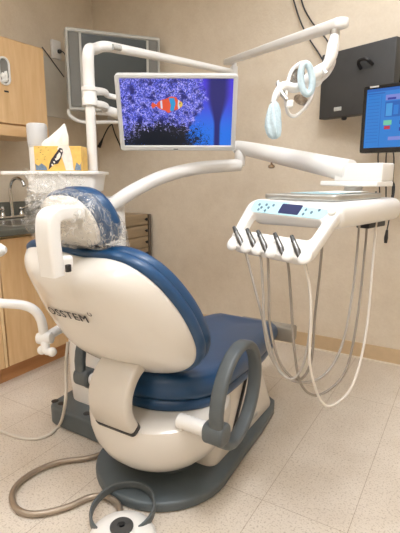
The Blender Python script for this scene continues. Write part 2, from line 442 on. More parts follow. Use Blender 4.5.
# ------------------------------------------------------------------ the room
XL, XR, YB, YF, HC = -2.86, 1.35, 2.99, -1.3, 2.75
struct('floor', B(((XL + XR) / 2, (YB + YF) / 2, -0.025), (XR - XL + .2, YB - YF + .2, 0.05)), FLOOR)
struct('ceiling', B(((XL + XR) / 2, (YB + YF) / 2, HC + 0.05), (XR - XL + .2, YB - YF + .2, 0.1)), CEIL)
struct('wall_back', B(((XL + XR) / 2, YB + 0.05, HC / 2), (XR - XL + .2, 0.1, HC)), WALL)
struct('wall_left', B((XL - 0.05, (YB + YF) / 2, HC / 2), (0.1, YB - YF, HC)), WALL)
struct('wall_right', B((XR + 0.05, (YB + YF) / 2, HC / 2), (0.1, YB - YF, HC)), WALL)
struct('wall_front', B(((XL + XR) / 2, YF - 0.05, HC / 2), (XR - XL + .2, 0.1, HC)), WALL)
bm = new(); box(bm, ((XR - 2.2) / 2, YB - 0.004, 0.053), (XR + 2.2, 0.008, 0.106), bev=.002, seg=1)
struct('baseboard_back', bm, BASEBOARD)
struct('trim_1', B(((XR - 2.2) / 2, YB - 0.013, 0.004), (XR + 2.2, 0.010, 0.008)), CAULK)
struct('baseboard_right', B((XR - 0.004, (YB + YF) / 2, 0.053), (0.008, YB - YF, 0.106)), BASEBOARD)

# ceiling troffers that light the room, plus added rear and front fill panels
DIFF = emit('troffer_diffuser_glow', (0.955, 0.98, 1.02, 1), LIGHT_A)
DIFF2 = emit('side_troffer_and_fill_glow', (0.955, 0.98, 1.02, 1), LIGHT_B)  # shared by the side troffer and the added front fill panel
DIFF3 = emit('rear_fill_glow', (0.955, 0.98, 1.02, 1), LIGHT_C)  # glow of the added rear fill panel
def troffer(x, y, sx, sy, label, d):
    t = thing('ceiling_light', label, 'ceiling light', (x, y, HC), 'ceiling lights')
    bm = new()
    for s in (-1, 1):
        box(bm, (x + s * (sx / 2 - .015), y, HC - .012), (.03, sy, .024), bev=.003, seg=1)
        box(bm, (x, y + s * (sy / 2 - .015), HC - .012), (sx - .06, .03, .024), bev=.003, seg=1)
    obj('frame', bm, WHITE, t)
    obj('diffuser', B((x, y, HC - .008), (sx - .06, sy - .06, .012)), d, t)
troffer(-0.15, 0.80, 0.62, 0.62, 'square recessed white ceiling light nearest the right wall', DIFF)
troffer(-1.75, 0.30, 0.62, 1.22, 'recessed white ceiling light nearest the left cabinets', DIFF2)
troffer(-0.45, 2.05, 0.62, 1.22, 'added white fill light panel on the ceiling nearest the back wall', DIFF3)  # fill light added to even out the walls, not a known fixture
troffer(-0.35, -0.75, 0.62, 1.22, 'added white fill light panel on the ceiling nearest the front wall', DIFF2)  # fill light added behind the camera for frontal light on the chair back

# ------------------------------------------------------------------ left wall cabinets
def cab_front(x): return x
# upper cabinet
UX = -2.50; UY0, UY1 = 1.05, 2.155
t = thing('wall_cabinet', 'maple upper wall cabinet with oval glove dispenser port, above the sink', 'cabinet', ((XL + UX) / 2, (UY0 + UY1) / 2, 1.45))
obj('cabinet_body', B(((XL + UX - .02) / 2, (UY0 + UY1) / 2, 1.74), (UX - .02 - XL - .002, UY1 - UY0, .58), bev=.002, seg=1), MAPLE, t)
obj('door', B((UX - .01, (UY0 + UY1) / 2 - .003, 1.773), (.019, UY1 - UY0 - .008, .494), bev=.002, seg=1), MAPLE, t)
obj('bottom_rail', B((UX - .01, (UY0 + UY1) / 2, 1.484), (.019, UY1 - UY0 - .004, .066), bev=.002, seg=1), MAPLEH, t)
# glove dispenser port on the cabinet door
MG = frame((-2.4980, 1.8396, 1.8277), (0, 1, 0))
g = thing('glove_dispenser', 'white oval glove dispenser port on the upper cabinet door', 'glove dispenser', tuple(MG.translation))
def stad(w, h, n=10):
    r = w / 2; s = h / 2 - r
    return [(r * math.cos(PI * k / n), s + r * math.sin(PI * k / n)) for k in range(n + 1)] + [(-r * math.cos(PI * k / n), -s - r * math.sin(PI * k / n)) for k in range(n + 1)]
bm = new()
o_, i_ = stad(.082, .165), stad(.058, .141)
rings = [[MG @ V((p[0], y, p[1])) for p in pl] for pl, y in ((o_, .0), (o_, -.006), (shrink(o_, .004), -.010), (shrink(i_, -.003), -.010), (i_, -.006), (i_, 0))]
loft(bm, rings, cap0=False, cap1=False); obj('rim', bm, WHITE, g)
bm = new(); plate(bm, MG, stad(.06, .143), -.001); obj('opening', bm, TVSPK, g)
bm = new()
for (cx, cz, rx, rz, s) in ((-.008, -.03, .018, .02, 1), (.008, -.045, .016, .018, 2), (-.002, -.055, .02, .012, 3), (.01, -.02, .010, .022, 4)):
    bb = bmesh.ops.create_icosphere(bm, subdivisions=3, radius=1)
    for v in bb['verts']:
        k = 1 + .35 * noise.noise(v.co * 1.6 + V((s * 5, 0, 0)))
        v.co = MG @ V((cx + v.co.x * rx * k, -.004 + v.co.y * .010, cz + v.co.z * rz * k))
obj('glove', bm, PAPER, g)
single('door_label', 'tiny dark label on cabinet door under the oval port', 'label', B((-2.4990, 1.8462, 1.7118), (.002, .03, .010)), INK)

# base cabinets
FX = -2.21
CT = 0.915
def base_cabinet(y0, y1, label, name='base_cabinet', doors=1, stile=False):
    t = thing(name, label, 'cabinet', ((XL + FX) / 2, (y0 + y1) / 2, 0), 'base cabinets along the left wall')
    obj('cabinet_body', B(((XL + FX) / 2 - .012, (y0 + y1) / 2, .49), (FX - XL - .026, y1 - y0 - .001, .77), bev=.001, seg=1), DOORLIGHT, t)
    obj('toe_kick', B((XL + (FX - XL - .065) / 2, (y0 + y1) / 2, .052), (FX - XL - .067, y1 - y0 - .001, .104)), TOEKICK, t)
    w = (y1 - y0) / doors
    for k in range(doors):
        obj('door', B((FX - .0095, y0 + w * (k + .5), .4875), (.019, w - .028, .745), bev=.002, seg=1), MAPLE, t)
    if stile: obj('edge_strip', B((FX - .0085, y1 - .004, .4875), (.021, .020, .745), bev=.002, seg=1), DOORLIGHT, t)
    return t
base_cabinet(.55, 1.490, 'maple base cabinet left of the light vertical gap, at the photo\'s left edge', doors=2, stile=True)
base_cabinet(1.491, 2.33, 'maple base cabinet under the sink, just left of the dental chair')
# worktop with backsplash
t = thing('worktop', 'dark grey laminate worktop with low backsplash under the wall cabinet', 'worktop', ((XL - 2.18) / 2, 1.5, CT - .038))
bm = new(); box(bm, ((XL - 2.175) / 2 + .001, 1.4425, CT - .019), (XL * -1 - 2.175 - .004, 1.785, .037), bev=.006)
obj('counter_slab', bm, COUNTER, t)
obj('backsplash', B((XL + .011, 1.4425, CT + .055), (.018, 1.785, .108), bev=.003), COUNTER, t)
# sink: rim and shallow bowl dropped into the worktop
SY, SX = 1.86, -2.46
t = thing('sink', 'stainless drop-in sink in the dark worktop', 'sink', (SX, SY, CT))
bm = new()
rp = rrect(.40, .44, .06, cx=SX, cy=SY)
rings = []
for d, z in ((0, CT + .001), (0.004, CT + .005), (.02, CT + .005), (.028, CT + .002), (.03, CT + .0015)):
    rings.append([V((p[0], p[1], z)) for p in shrink(rp, d)])
loft(bm, rings, cap0=False, cap1=False); obj('rim', bm, STEEL, t)
bm = new(); vs = [bm.verts.new((p[0], p[1], CT + .0016)) for p in shrink(rp, .03)]; bm.faces.new(vs); obj('basin', bm, mat('basin_steel', lin(150, 150, 148), .25, metal=.9, noise_amt=.06), t)
# faucet
FC = V((-2.735, 1.9863, CT))
t = thing('faucet', 'chrome gooseneck faucet with two lever handles behind the sink', 'faucet', tuple(FC))
obj('deck_plate', prism(new(), rrect(.05, .21, .022, cx=FC.x, cy=FC.y), CT + .001, CT + .022, .006), CHROME, t)
obj('spout', T([FC + V(p) for p in ((0, 0, .02), (0, 0, .12), (.0, 0, .20), (.02, 0.004, .255), (.065, .01, .278), (.108, .017, .262), (.125, .02, .225))], [.014, .0115, .0105, .0105, .0105, .0105, .012], seg=14), CHROME, t)
for s in (-1, 1):
    bm = new(); c = FC + V((0, s * .075, .02))
    lathe(bm, [(.02, 0), (.02, .012), (.014, .02), (.013, .035), (.017, .045), (.012, .055), (.002, .058)], ML(c), 16)
    tube(bm, [c + V((0, 0, .045)), c + V((.025, s * .018, .055)), c + V((.05, s * .03, .062))], [.008, .007, .009], seg=10, n=4)
    obj('handle', bm, CHROME, t)
# drawer cabinet in the corner
DX = -2.285; DY0, DY1 = 2.345, 2.958
t = thing('drawer_cabinet', 'tan low drawer cabinet with dark knobs standing in the room corner', 'cabinet', ((XL + DX) / 2, (DY0 + DY1) / 2, 0))
obj('cabinet_body', B(((XL + DX) / 2, (DY0 + DY1) / 2, .45), (DX - XL - .004, DY1 - DY0, .90), bev=.003, seg=1), DRAWER, t)
bm = B((DX + .006, DY1 - .012, .45), (.022, .024, .898), bev=.002, seg=1); obj('side_stile', bm, mat('dark_stile', lin(96, 84, 70), .5, noise_amt=.08), t)
for k in range(9):
    z = .862 - k * .093
    d = obj('drawer', B((DX + .005, (DY0 + DY1 - .03) / 2, z), (.016, DY1 - DY0 - .045, .084), bev=.003, seg=2), DRAWER, t)
    bm = new(); lathe(bm, [(.004, 0), (.004, .01), (.012, .014), (.012, .022), (.006, .026)], ML((DX + .013, DY1 - .075, z), (1, 0, 0)), 12)
    obj('knob', bm, DARK, d)

# grey backing board, outlet and cords on the left wall
bm = B((XL + .010, (2.162 + 2.96) / 2, 1.872), (.018, 2.96 - 2.162, .43), bev=.002, seg=1)
single('backing_board', 'grey painted board on the wall between maple cabinet and television', 'board', bm, BOARD)
bo = V((-2.8550, 2.5667, 2.1553))
t = thing('wall_outlet', 'white wall outlet box with a plug, left of the television', 'outlet', tuple(bo))
obj('cover_plate', B(bo + V((.010, 0, 0)), (.03, .085, .135), bev=.008), WHITE, t)
bm = new(); box(bm, bo + V((.035, .012, -.012)), (.03, .024, .026), bev=.006); obj('plug', bm, DARK, t)
single('power_cord', 'black cord drooping from wall outlet plug to the television', 'cord',
       T([bo + V(p) for p in ((.045, .012, -.012), (.06, .03, -.02), (.055, .07, -.06), (.05, .085, -.11), (.06, .06, -.12), (.07, .09, -.10))], .0045, seg=8), DARK)
single('antenna_cord', 'thin black cord slanting from cabinet top corner to television back', 'cord',
       T([(-2.8400, 2.4311, 2.1438), (-2.8300, 2.4739, 2.0965), (-2.8250, 2.5402, 2.0318), (-2.8100, 2.6002, 1.9618)], .004, seg=8), DARK)

# ------------------------------------------------------------------ television in the corner
MT = frame((-2.2876, 2.6029, 1.9333), (.60, .80, 0), 0.04)
t = thing('television', 'grey framed switched-off television hanging in the room corner', 'television', tuple(MT.translation))
W_, H_ = .672, .535
bm = new()
pl = rrect(W_, H_, .012, 3)
MX = MT @ Matrix.Rotation(PI / 2, 4, 'X')        # local x right, y up, z towards the viewer
def face_ring(bm, M, outer, inner, z0, z1, bev):
    """picture-frame ring between two outlines with equal point counts, from depth z0 to front z1"""
    L = [[M @ V((p[0], p[1], z)) for p in pl] for pl, z in ((outer, z0), (outer, z1 - bev), (shrink(outer, bev), z1), (shrink(inner, -bev), z1), (inner, z1 - bev), (inner, z0))]
    loft(bm, L + [L[0]], cap0=False, cap1=False)
    return bm
# outer casing
obj('casing', prism(bm, pl, -.10, -.012, .012, MX), TVGREY, t)
bm = face_ring(new(), MX, pl, rrect(W_ - .036, H_ - .045, .006, 3, cy=-.002), -.03, .0, .006); obj('bezel', bm, TVGREY, t)
for s in (-1, 1):
    bm = new(); box(bm, (s * (W_ / 2 - .054), .004, -.002), (.070, .012, H_ - .05), MT, .003); obj('speaker', bm, TVSPK, t)
    bm = new(); box(bm, (s * (W_ / 2 - .097), .0, -.002), (.016, .014, H_ - .05), MT, .004); obj('inner_strip', bm, TVGREY, t)
bm = new(); quad(bm, MT, -.236, .236, -.243, .238, .004); obj('screen', bm, mat('dark_screen_glass', lin(58, 64, 62), .35, coat=.1, noise_amt=.04, noise_scale=3), t)
# swing bracket
br = thing('television_bracket', 'white curved pipe bracket carrying the corner television', 'bracket', tuple(MT @ V((-.2, .05, -.3))))
obj('bracket_pipe', T([MT @ V(p) for p in ((-.335, .04, -.262), (-.33, .04, -.30), (-.28, .04, -.335), (-.20, .04, -.345), (-.05, .06, -.335), (.1, .08, -.33))], .013, seg=12), WHITE, br)
bm = new()
box(bm, (-.06, .06, -.268), (.22, .06, .04), MT, .012)
tube(bm, [MT @ V((.02, .08, -.28)), MT @ V((.05, .2, -.29)), MT @ V((.03, .38, -.28))], .028, seg=14, n=5)
obj('swivel_arm', bm, WHITE, br)
single('hanging_cord', 'pair of black cords with connectors hanging in a wedge below the television', 'cord',
       tube(tube(new(), [(-2.6497, 2.9500, 1.6361), (-2.6961, 2.9500, 1.6063), (-2.7574, 2.9500, 1.5274), (-2.8081, 2.9500, 1.4546)], [.005, .005, .005, .016], seg=8), [(-2.6497, 2.9500, 1.6361), (-2.6206, 2.9500, 1.5539), (-2.5699, 2.9500, 1.4629), (-2.5496, 2.9500, 1.4298)], [.005, .005, .006, .013], seg=8), DARK)

# ------------------------------------------------------------------ equipment panel, computer monitor on the back wall
MQ = frame((-0.8627, 2.8428, 1.9204), (.93, -.36, 0))
t = thing('flat_panel', 'large dark grey flat panel with small silver badge on the back wall', 'panel', tuple(MQ @ V((.25, .03, -.375))))
bm = new(); box(bm, (.237, .03, -.186), (.474, .06, .372), MQ, .006); obj('housing', bm, PANELDARK, t)
bm = new(); box(bm, (.135, -.002, -.325), (.05, .006, .022), MQ, .002); obj('badge', bm, LABELGREY, t)
bm = new(); lathe(bm, [(.016, 0), (.016, .012), (.01, .018), (.002, .019)], MQ @ ML((.168, .02, -.372), (0, 0, -1)), 14); obj('knob', bm, DARK, t)
bm = tube(new(), [MQ @ V(p) for p in ((.275, -.004, -.125), (.275, -.03, -.105), (.285, -.04, -.09), (.32, -.04, -.088), (.34, -.035, -.10), (.345, -.004, -.115))], .010, seg=10)
obj('handle', bm, DARK, t)
bm = new(); box(bm, (.42, .085, -.15), (.06, .09, .10), MQ, .006); box(bm, (.42, .13, -.15), (.12, .03, .2), MQ, .006)
obj('wall_mount', bm, DARK, t)

MM = frame((-0.5292, 2.4902, 1.4889), (.985, -.17, 0))
MM.translation = MM @ V((.26, 0, -.003))
t = thing('computer_monitor', 'black framed computer monitor showing blue program windows, at photo\'s right edge', 'monitor', tuple(MM @ V((0, .03, -.165))))
WM, HM = .52, .328
MMX = MM @ Matrix.Rotation(PI / 2, 4, 'X')
bm = prism(new(), rrect(WM, HM, .01, 3), -.045, -.006, .008, MMX); obj('casing', bm, DARK, t)
face_r = face_ring(new(), MMX, rrect(WM, HM, .01, 3), rrect(WM - .036, HM - .042, .003, 3, cy=.004), -.01, .006, .002); obj('bezel', face_r, BLACKGLOSS, t)
UI = [smooth_glow('ui_' + n, c) for n, c in (('sky', lin(34, 122, 204)), ('pale', lin(66, 150, 214)), ('lilac', lin(120, 132, 206)), ('navy', lin(36, 48, 150)), ('red', lin(190, 40, 60)), ('green', lin(110, 196, 160)), ('bar', lin(20, 94, 180)))]
bm = new()
x0, x1, z0, z1 = -(WM - .036) / 2, (WM - .036) / 2, -(HM - .042) / 2 + .004, (HM - .042) / 2 + .004
quad(bm, MM, x0, x1, z0, z1, 0.0, 0)
def ui(a, b_, c, d, mi, y=-.0006): quad(bm, MM, x0 + a, x0 + b_, z1 - d, z1 - c, y, mi)
ui(0, x1 - x0, 0, .014, 6); ui(.004, .09, .02, .026, 6)
for k in range(15): ui(.008, .066, .032 + k * .016, .034 + k * .016, 6)
ui(.074, .076, .03, .28, 6); ui(.095, .40, .034, .060, 2); ui(.105, .145, .048, .058, 3, -.001)
ui(.095, .20, .066, .140, 6); ui(.10, .13, .075, .135, 1, -.001); ui(.137, .16, .085, .13, 0, -.001); ui(.18, .24, .07, .10, 3, -.001)
for k in range(8): ui(.25, .46, .07 + k * .022, .072 + k * .022, 6)
ui(.092, .132, .155, .178, 5); ui(.097, .126, .182, .198, 4); ui(.17, .26, .16, .178, 3); ui(.17, .26, .192, .21, 3); ui(.12, .26, .235, .252, 2); ui(.28, .45, .16, .26, 1)
obj('screen', bm, UI, t)
bm = new(); box(bm, (-.205, -.0075, .157), (.045, .002, .008), MM); obj('logo_label', bm, LABELGREY, t)
bm = new(); box(bm, (0, .08, .0), (.1, .07, .1), MM, .006)
box(bm, (0, .2, .1), (.05, .26, .05), MM, .006); box(bm, (0, .345, .05), (.12, .03, .2), MM, .006)
obj('mount_arm', bm, DARK, t)
CAB = (('leftmost', [(-0.5125, 2.9300, 1.3715), (-0.5233, 2.9840, 1.3150), (-0.5098, 2.9840, 1.2122), (-0.4901, 2.9840, 1.0283)]),
       ('middle', [(-0.4673, 2.9300, 1.3701), (-0.4761, 2.9840, 1.3021), (-0.4678, 2.9840, 1.1941), (-0.4550, 2.9840, 1.0294)]),
       ('rightmost', [(-0.4338, 2.9300, 1.3690), (-0.4305, 2.9840, 1.3012), (-0.4277, 2.9840, 1.1941), (-0.4243, 2.9840, 1.0793)]))
for lab, pts in CAB:
    single('monitor_cable', f'{lab} of three thin dark cables hanging under the computer monitor', 'cable', T(pts, .0035, seg=6), DARK, 'cables under the computer monitor')
bm = new()
tube(bm, [(-0.4133, 2.9000, 1.0945), (-0.4142, 2.9000, 1.0351), (-0.4183, 2.9000, 0.9448), (-0.4249, 2.9000, 0.8837)], .004, seg=6)
tube(bm, [(-0.4249, 2.9000, 0.8837), (-0.4268, 2.9000, 0.8345), (-0.4273, 2.9000, 0.8036)], [.007, .012, .009], seg=8, n=3)
single('plug_cord', 'black cord with a plug dangling behind the white instrument console', 'cord', bm, DARK)
bm = tube(new(), [(-0.3463, 2.2935, 1.1954), (-0.3227, 2.3001, 1.1631), (-0.3158, 2.2289, 1.0962), (-0.3366, 2.1522, 1.0767), (-0.3604, 2.0839, 1.1013), (-0.3546, 2.0362, 1.1373)], .0045, seg=8)
single('looped_cable', 'looping dark cable behind the console arm end block', 'cable', bm, DARK)
for k, lab in ((0, 'left of two black cables running up the back wall above the lamp arm'), (1, 'right of two black cables running up the back wall above the lamp arm')):
    pts = ([(-1.1162, 2.9750, 2.3436), (-1.0860, 2.9750, 2.2567), (-1.0416, 2.9750, 2.1499), (-0.9848, 2.9750, 2.0533), (-0.9294, 2.9750, 1.9750), (-0.8863, 2.9700, 1.9097)],
           [(-1.0632, 2.9750, 2.3335), (-1.0331, 2.9750, 2.2474), (-0.9772, 2.9750, 2.1570), (-0.9095, 2.9750, 2.0771), (-0.8691, 2.9750, 2.0250), (-0.8383, 2.9700, 1.9445)])[k]
    single('wall_cable', lab, 'cable', T(pts, .005, seg=6), DARK, 'black wall cables')
# ------------------------------------------------------------------ dental chair
CX = -1.02
chair = thing('dental_chair', 'blue and white dental chair with large grey ring armrests on a charcoal base', 'dental chair', (CX, 1.5, 0))
# floor plate: round under the back, narrowing towards the foot end
BX = CX + .015
pl = [(BX + .287 * math.cos(a), 1.372 + .287 * math.sin(a)) for a in [PI + PI * k / 24 for k in range(25)]]
pl += [(CX + .288, 1.6), (CX + .280, 1.80), (CX + .262, 1.98), (CX + .23, 2.07), (CX + .17, 2.11), (CX - .17, 2.11), (CX - .225, 2.07), (CX - .255, 1.98), (CX - .265, 1.80), (CX - .27, 1.6)]
obj('base_plate', prism(new(), pl, 0.001, .042, .012), BASEGREY, chair)
# lift cover between plate and seat
bm = new()
def cov(z, x, ya, yb, r): return [V((p[0], p[1], z)) for p in rpoly([(CX - x, ya), (CX + x, ya), (CX + x, yb), (CX - x, yb)], r)]
loft(bm, [cov(.042, .235, 1.40, 2.03, .05), cov(.06, .237, 1.40, 2.03, .05), cov(.2, .222, 1.46, 1.98, .06), cov(.36, .20, 1.5, 1.92, .06)])
lc = obj('lift_cover', bm, CREAM, chair)
bm = T([(CX + .236, 1.54, .075), (CX + .226, 1.66, .21), (CX + .214, 1.76, .33)], .007, seg=8); obj('seam_strip', bm, DARK, lc)
bm = new(); box(bm, (CX + .2335, 1.60, .10), (.006, .03, .022)); obj('warning_sticker', bm, ORANGE, lc)
bm = new(); box(bm, (CX + .2345, 1.80, .082), (.006, .055, .018)); obj('maker_label', bm, LABELGREY, lc)
# bowl shaped body under the seat
bm = new()
bc = (CX + .02, 1.345)
prof = [(.02, .083), (.09, .085), (.15, .098), (.20, .126), (.242, .167), (.269, .215), (.281, .26), (.284, .30), (.280, .33), (.262, .345), (.1, .35)]
lathe(bm, prof, ML((bc[0], bc[1], 0)), 56, sx=1.0, sy=1.0)
body = obj('seat_body', bm, CREAM, chair)
obj('pedestal', lathe(new(), [(.13, .042), (.13, .09), (.12, .11)], ML((bc[0], bc[1] + .04, 0)), 32), BASEGREY, chair)
# seat cushion
def seat_outline(d):
    pts = []
    for k in range(33):
        a = PI + PI * k / 32
        pts.append((CX + (.262 + d) * math.cos(a), 1.40 + (.215 + d) * math.sin(a)))
    for y, w in ((1.5, .264), (1.65, .258), (1.8, .245), (1.95, .225), (2.07, .205), (2.15, .19), (2.185, .17)):
        pts.append((CX + w + d, y + (d if y > 2.1 else 0)))
    for y, w in ((2.185, .17), (2.15, .19), (2.07, .205), (1.95, .225), (1.8, .245), (1.65, .258), (1.5, .264)):
        pts.append((CX - w - d, y + (d if y > 2.1 else 0)))
    return pts
def sz(y): return .492 - .058 * max(0, min(1, (y - 1.25) / .95)) 
def seat_rings(levels, dip=0.0):
    rings = []
    for d, h in levels:
        rings.append([V((p[0], p[1], sz(p[1]) + h)) for p in seat_outline(d)])
    return rings
def capped(bm, rings, centre_line, dz_top, n=5):
    """close the last ring by shrinking it onto the seat's middle line"""
    last = rings[-1]; out = list(rings)
    for k in range(1, n + 1):
        t = k / (n + .5)
        out.append([V((p.x + (CX - p.x) * t, p.y + (1.7 + (p.y - 1.7) * .8 - p.y) * t, p.z + dz_top * math.sin(t * PI / 2))) for p in last])
    return loft(bm, out)
lv = [(-.06, -.150), (-.02, -.148), (-.006, -.138), (-.001, -.122), (-.003, -.108), (-.012, -.100)]
low = obj('seat_underlay', loft(new(), seat_rings(lv)), BLUE, chair)
lv = [(-.012, -.100), (.0, -.092), (.008, -.074), (.010, -.048), (.004, -.024), (-.012, -.006), (-.04, .0)]
capped(bm_ := new(), seat_rings(lv), None, -.008)
obj('seat', bm_, BLUE, chair)
obj('seat_pan', loft(new(), seat_rings([(-.09, -.17), (-.07, -.16), (-.06, -.15)])), DARK, chair)
bm = new(); box(bm, (CX + .105, 2.235, .362), (.33, .075, .085), bev=.012); obj('foot_board', bm, mat('foot_board_plastic', lin(150, 142, 130), .5, noise_amt=.05), chair)

# backrest: a dished shell in front of which the cushion sits
BO = [(0, .950), (.06, .957), (.12, .966), (.19, .969), (.245, .962), (.280, .935), (.298, .88), (.314, .81), (.324, .73), (.322, .655), (.304, .59), (.26, .54), (.18, .507), (.08, .488), (0, .485)]
def outline(pts, n=5):
    half = cr([(p[0], 0, p[1]) for p in pts], n)
    r = [(p.x, p.z) for p in half]
    return r + [(-x, z) for x, z in reversed(r[1:-1])]
def lerp_tab(tab, z):
    for (a, ya), (b_, yb) in zip(tab, tab[1:]):
        if z <= b_: 
            t = max(0, (z - a) / (b_ - a)); return ya + (yb - ya) * t
    (a, ya), (b_, yb) = tab[-2:]
    return yb + (z - b_) * (yb - ya) / (b_ - a)
RIM = [(.48, 1.225), (.58, 1.20), (.65, 1.17), (.79, 1.09), (.955, .985), (1.0, .955)]
BULGE = .125
BOR = [(0, .950), (.06, .955), (.12, .955), (.175, .942), (.222, .912), (.258, .868), (.286, .805), (.302, .735), (.304, .66), (.288, .598), (.25, .55), (.175, .512), (.08, .49), (0, .485)]
_l = outline(BO); _r = outline(BOR)
OUT = _r[:len(_r) // 2 + 1] + _l[len(_l) // 2 + 1:]; ZC = .72
def back_pt(s, p, bulge=BULGE):
    x = p[0] * s - .014; z = ZC + (p[1] - ZC) * s
    return V((CX + x, lerp_tab(RIM, z) - bulge * (1 - s ** 4.2), z))
sc = [1.0, .99, .975, .955, .93, .90, .86, .80, .72, .62, .5, .36, .22, .1, .02]
rings = [[back_pt(.95, p) + V((0, .05, 0)) for p in OUT], [back_pt(.985, p) + V((0, .035, 0)) for p in OUT], [back_pt(1.0, p) + V((0, .012, 0)) for p in OUT]]
rings += [[back_pt(s, p) for p in OUT] for s in sc]
shell = obj('backrest_shell', loft(new(), rings), SHELL, chair, sharp=60)
def cush_ring(s, dy, OUT=OUT, f=back_pt):
    # offset perpendicular to the leaning back
    return [f(1.0, (p[0] * s, ZC + (p[1] - ZC) * s)) * 1.0 + V((0, dy, dy * .25)) for p in OUT]
lv = [(.95, .008), (1.02, .010), (1.05, .02), (1.058, .034), (1.052, .045), (1.038, .050), (1.052, .056), (1.056, .070), (1.045, .084), (1.0, .096), (.92, .102), (.75, .100), (.5, .095), (.25, .092), (.05, .09)]
obj('backrest_cushion', loft(new(), [cush_ring(s, d) for s, d in lv]), BLUE, chair, sharp=60)
# lettering printed on the shell
def shell_y(x, z):
    # invert the dish: find s so that (x, z) lies on the ring scaled by s
    px, pz = x - CX + .014, z - ZC
    ang = math.atan2(pz, px); best = None
    n = len(OUT)
    for i in range(n):
        a, b_ = OUT[i], OUT[(i + 1) % n]
        ax, az, bx, bz = a[0], a[1] - ZC, b_[0], b_[1] - ZC
        den = px * (bz - az) - pz * (bx - ax)
        if abs(den) < 1e-12: continue
        t = (ax * (bz - az) - az * (bx - ax)) / den
        if t <= 0: continue
        q = ((px * t - ax) * (bx - ax) + (pz * t - az) * (bz - az)) / ((bx - ax) ** 2 + (bz - az) ** 2)
        if -1e-6 <= q <= 1 + 1e-6: best = t
    s = 1 / best if best else 0
    return lerp_tab(RIM, z) - BULGE * (1 - s ** 4.2)
def print_on_shell(bm, x0, z0):
    bmesh.ops.triangulate(bm, faces=bm.faces)
    bmesh.ops.subdivide_edges(bm, edges=[e for e in bm.edges if e.calc_length() > .006], cuts=1)
    for v in bm.verts:
        x = x0 + v.co.x * 1.14; z = z0 + v.co.y * .91
        v.co = V((x, shell_y(x, z) - .0045, z))
    return bm
LX, LZ = LETTER
bm = text_bm('OSSTEM', LETTER_S, 0.0, 1.12)
me_ = bpy.data.meshes.new('lettering'); bm.to_mesh(me_)
for k, (ex, ey) in enumerate(((.0013, 0), (.0026, 0), (.0013, .0009))):      # heavier strokes
    n0 = len(bm.verts); bm.from_mesh(me_); bm.verts.ensure_lookup_table()
    for v in bm.verts[n0:]: v.co += V((ex, ey, .0001 * (k + 1)))
bpy.data.meshes.remove(me_)
obj('brand_lettering', print_on_shell(bm, LX, LZ), INK, shell)
bm = new()
n = 22
for k in range(n):
    a0 = math.radians(120) + math.radians(300) * k / n; a1 = math.radians(120) + math.radians(300) * (k + 1) / n
    w = .0034
    pts = [((.0085 - w) * math.cos(a0), (.0085 - w) * math.sin(a0)), (.0085 * math.cos(a0), .0085 * math.sin(a0)), (.0085 * math.cos(a1), .0085 * math.sin(a1)), ((.0085 - w) * math.cos(a1), (.0085 - w) * math.sin(a1))]
    bm.faces.new([bm.verts.new((p[0], p[1], 0)) for p in pts])
obj('brand_mark', print_on_shell(bm, LX + LETTER_W, LZ + .039), INK, shell)
# curved bracket joining the back to the body
def strap(path, w, th, xc):
    P = cr([(0, y, z) for y, z in path], 7); rings = []
    for i, p in enumerate(P):
        t = (P[min(i + 1, len(P) - 1)] - P[max(i - 1, 0)]).normalized(); nn = V((0, t.z, -t.y))
        if nn.y > 0: nn = -nn
        sec = rrect(w, th, th * .3, 3)
        rings.append([V((xc + q[0], p.y, p.z)) + nn * q[1] for q in sec])
    return loft(new(), rings)
bk = obj('back_bracket', strap([(1.18, .575), (1.10, .545), (1.055, .49), (1.045, .43), (1.056, .385), (1.078, .345)], .175, .045, CX + .025), PEARL, chair)
obj('end_seam', strap([(1.074, .351), (1.083, .337)], .180, .049, CX + .025), DARK, bk)
# ring armrests
def ring_arm(side):
    ax_ = ARM_X if side > 0 else .335; dy_ = 0 if side > 0 else .085
    x = CX + side * ax_
    pts = []
    for k in range(28):
        a = 2 * PI * k / 28
        u, w = ARM_A * math.cos(a), ARM_B * math.sin(a)
        c, s = math.cos(ARM_T), math.sin(ARM_T)
        pts.append(V((x, ARM_C[0] + dy_ + u * c - w * s, ARM_C[1] + u * s + w * c)))
    bm = new(); rings = []
    for i, p in enumerate(pts):
        t = (pts[(i + 1) % 28] - pts[(i - 1) % 28]).normalized(); out = V((0, t.z, -t.y))
        sec = rrect(.050, .030, .012, 4)
        rings.append([p + V((q[0], 0, 0)) + out * q[1] for q in sec])
    m = len(rings[0]); vr = [[bm.verts.new(q) for q in r] for r in rings]
    for i in range(28):
        for j in range(m): bm.faces.new((vr[i][j], vr[i][(j + 1) % m], vr[(i + 1) % 28][(j + 1) % m], vr[(i + 1) % 28][j]))
    a = obj('armrest', bm, GREY, chair)
    jc = V((x, ARM_J[0] + dy_, ARM_J[1]))
    obj('pivot_hub', prism(new(), rrect(.075, .078, .03, 6), -.048, .030, .012, ML(jc, (side, 0, 0))), GREY, a)
    bm = new()
    L = ax_ - .265
    lathe(bm, [(.024, -.02)] + [q for k in range(7) for q in ((.0275, -.015 + k * (L) / 7), (.0245, -.015 + (k + .55) * L / 7))] + [(.024, L - .03)], ML(V((CX + side * .235, ARM_J[0] + dy_, ARM_J[1])), (side, 0, 0)), 20)
    obj('ribbed_sleeve', bm, WHITE, a)
    return a
ring_arm(1); ring_arm(-1)
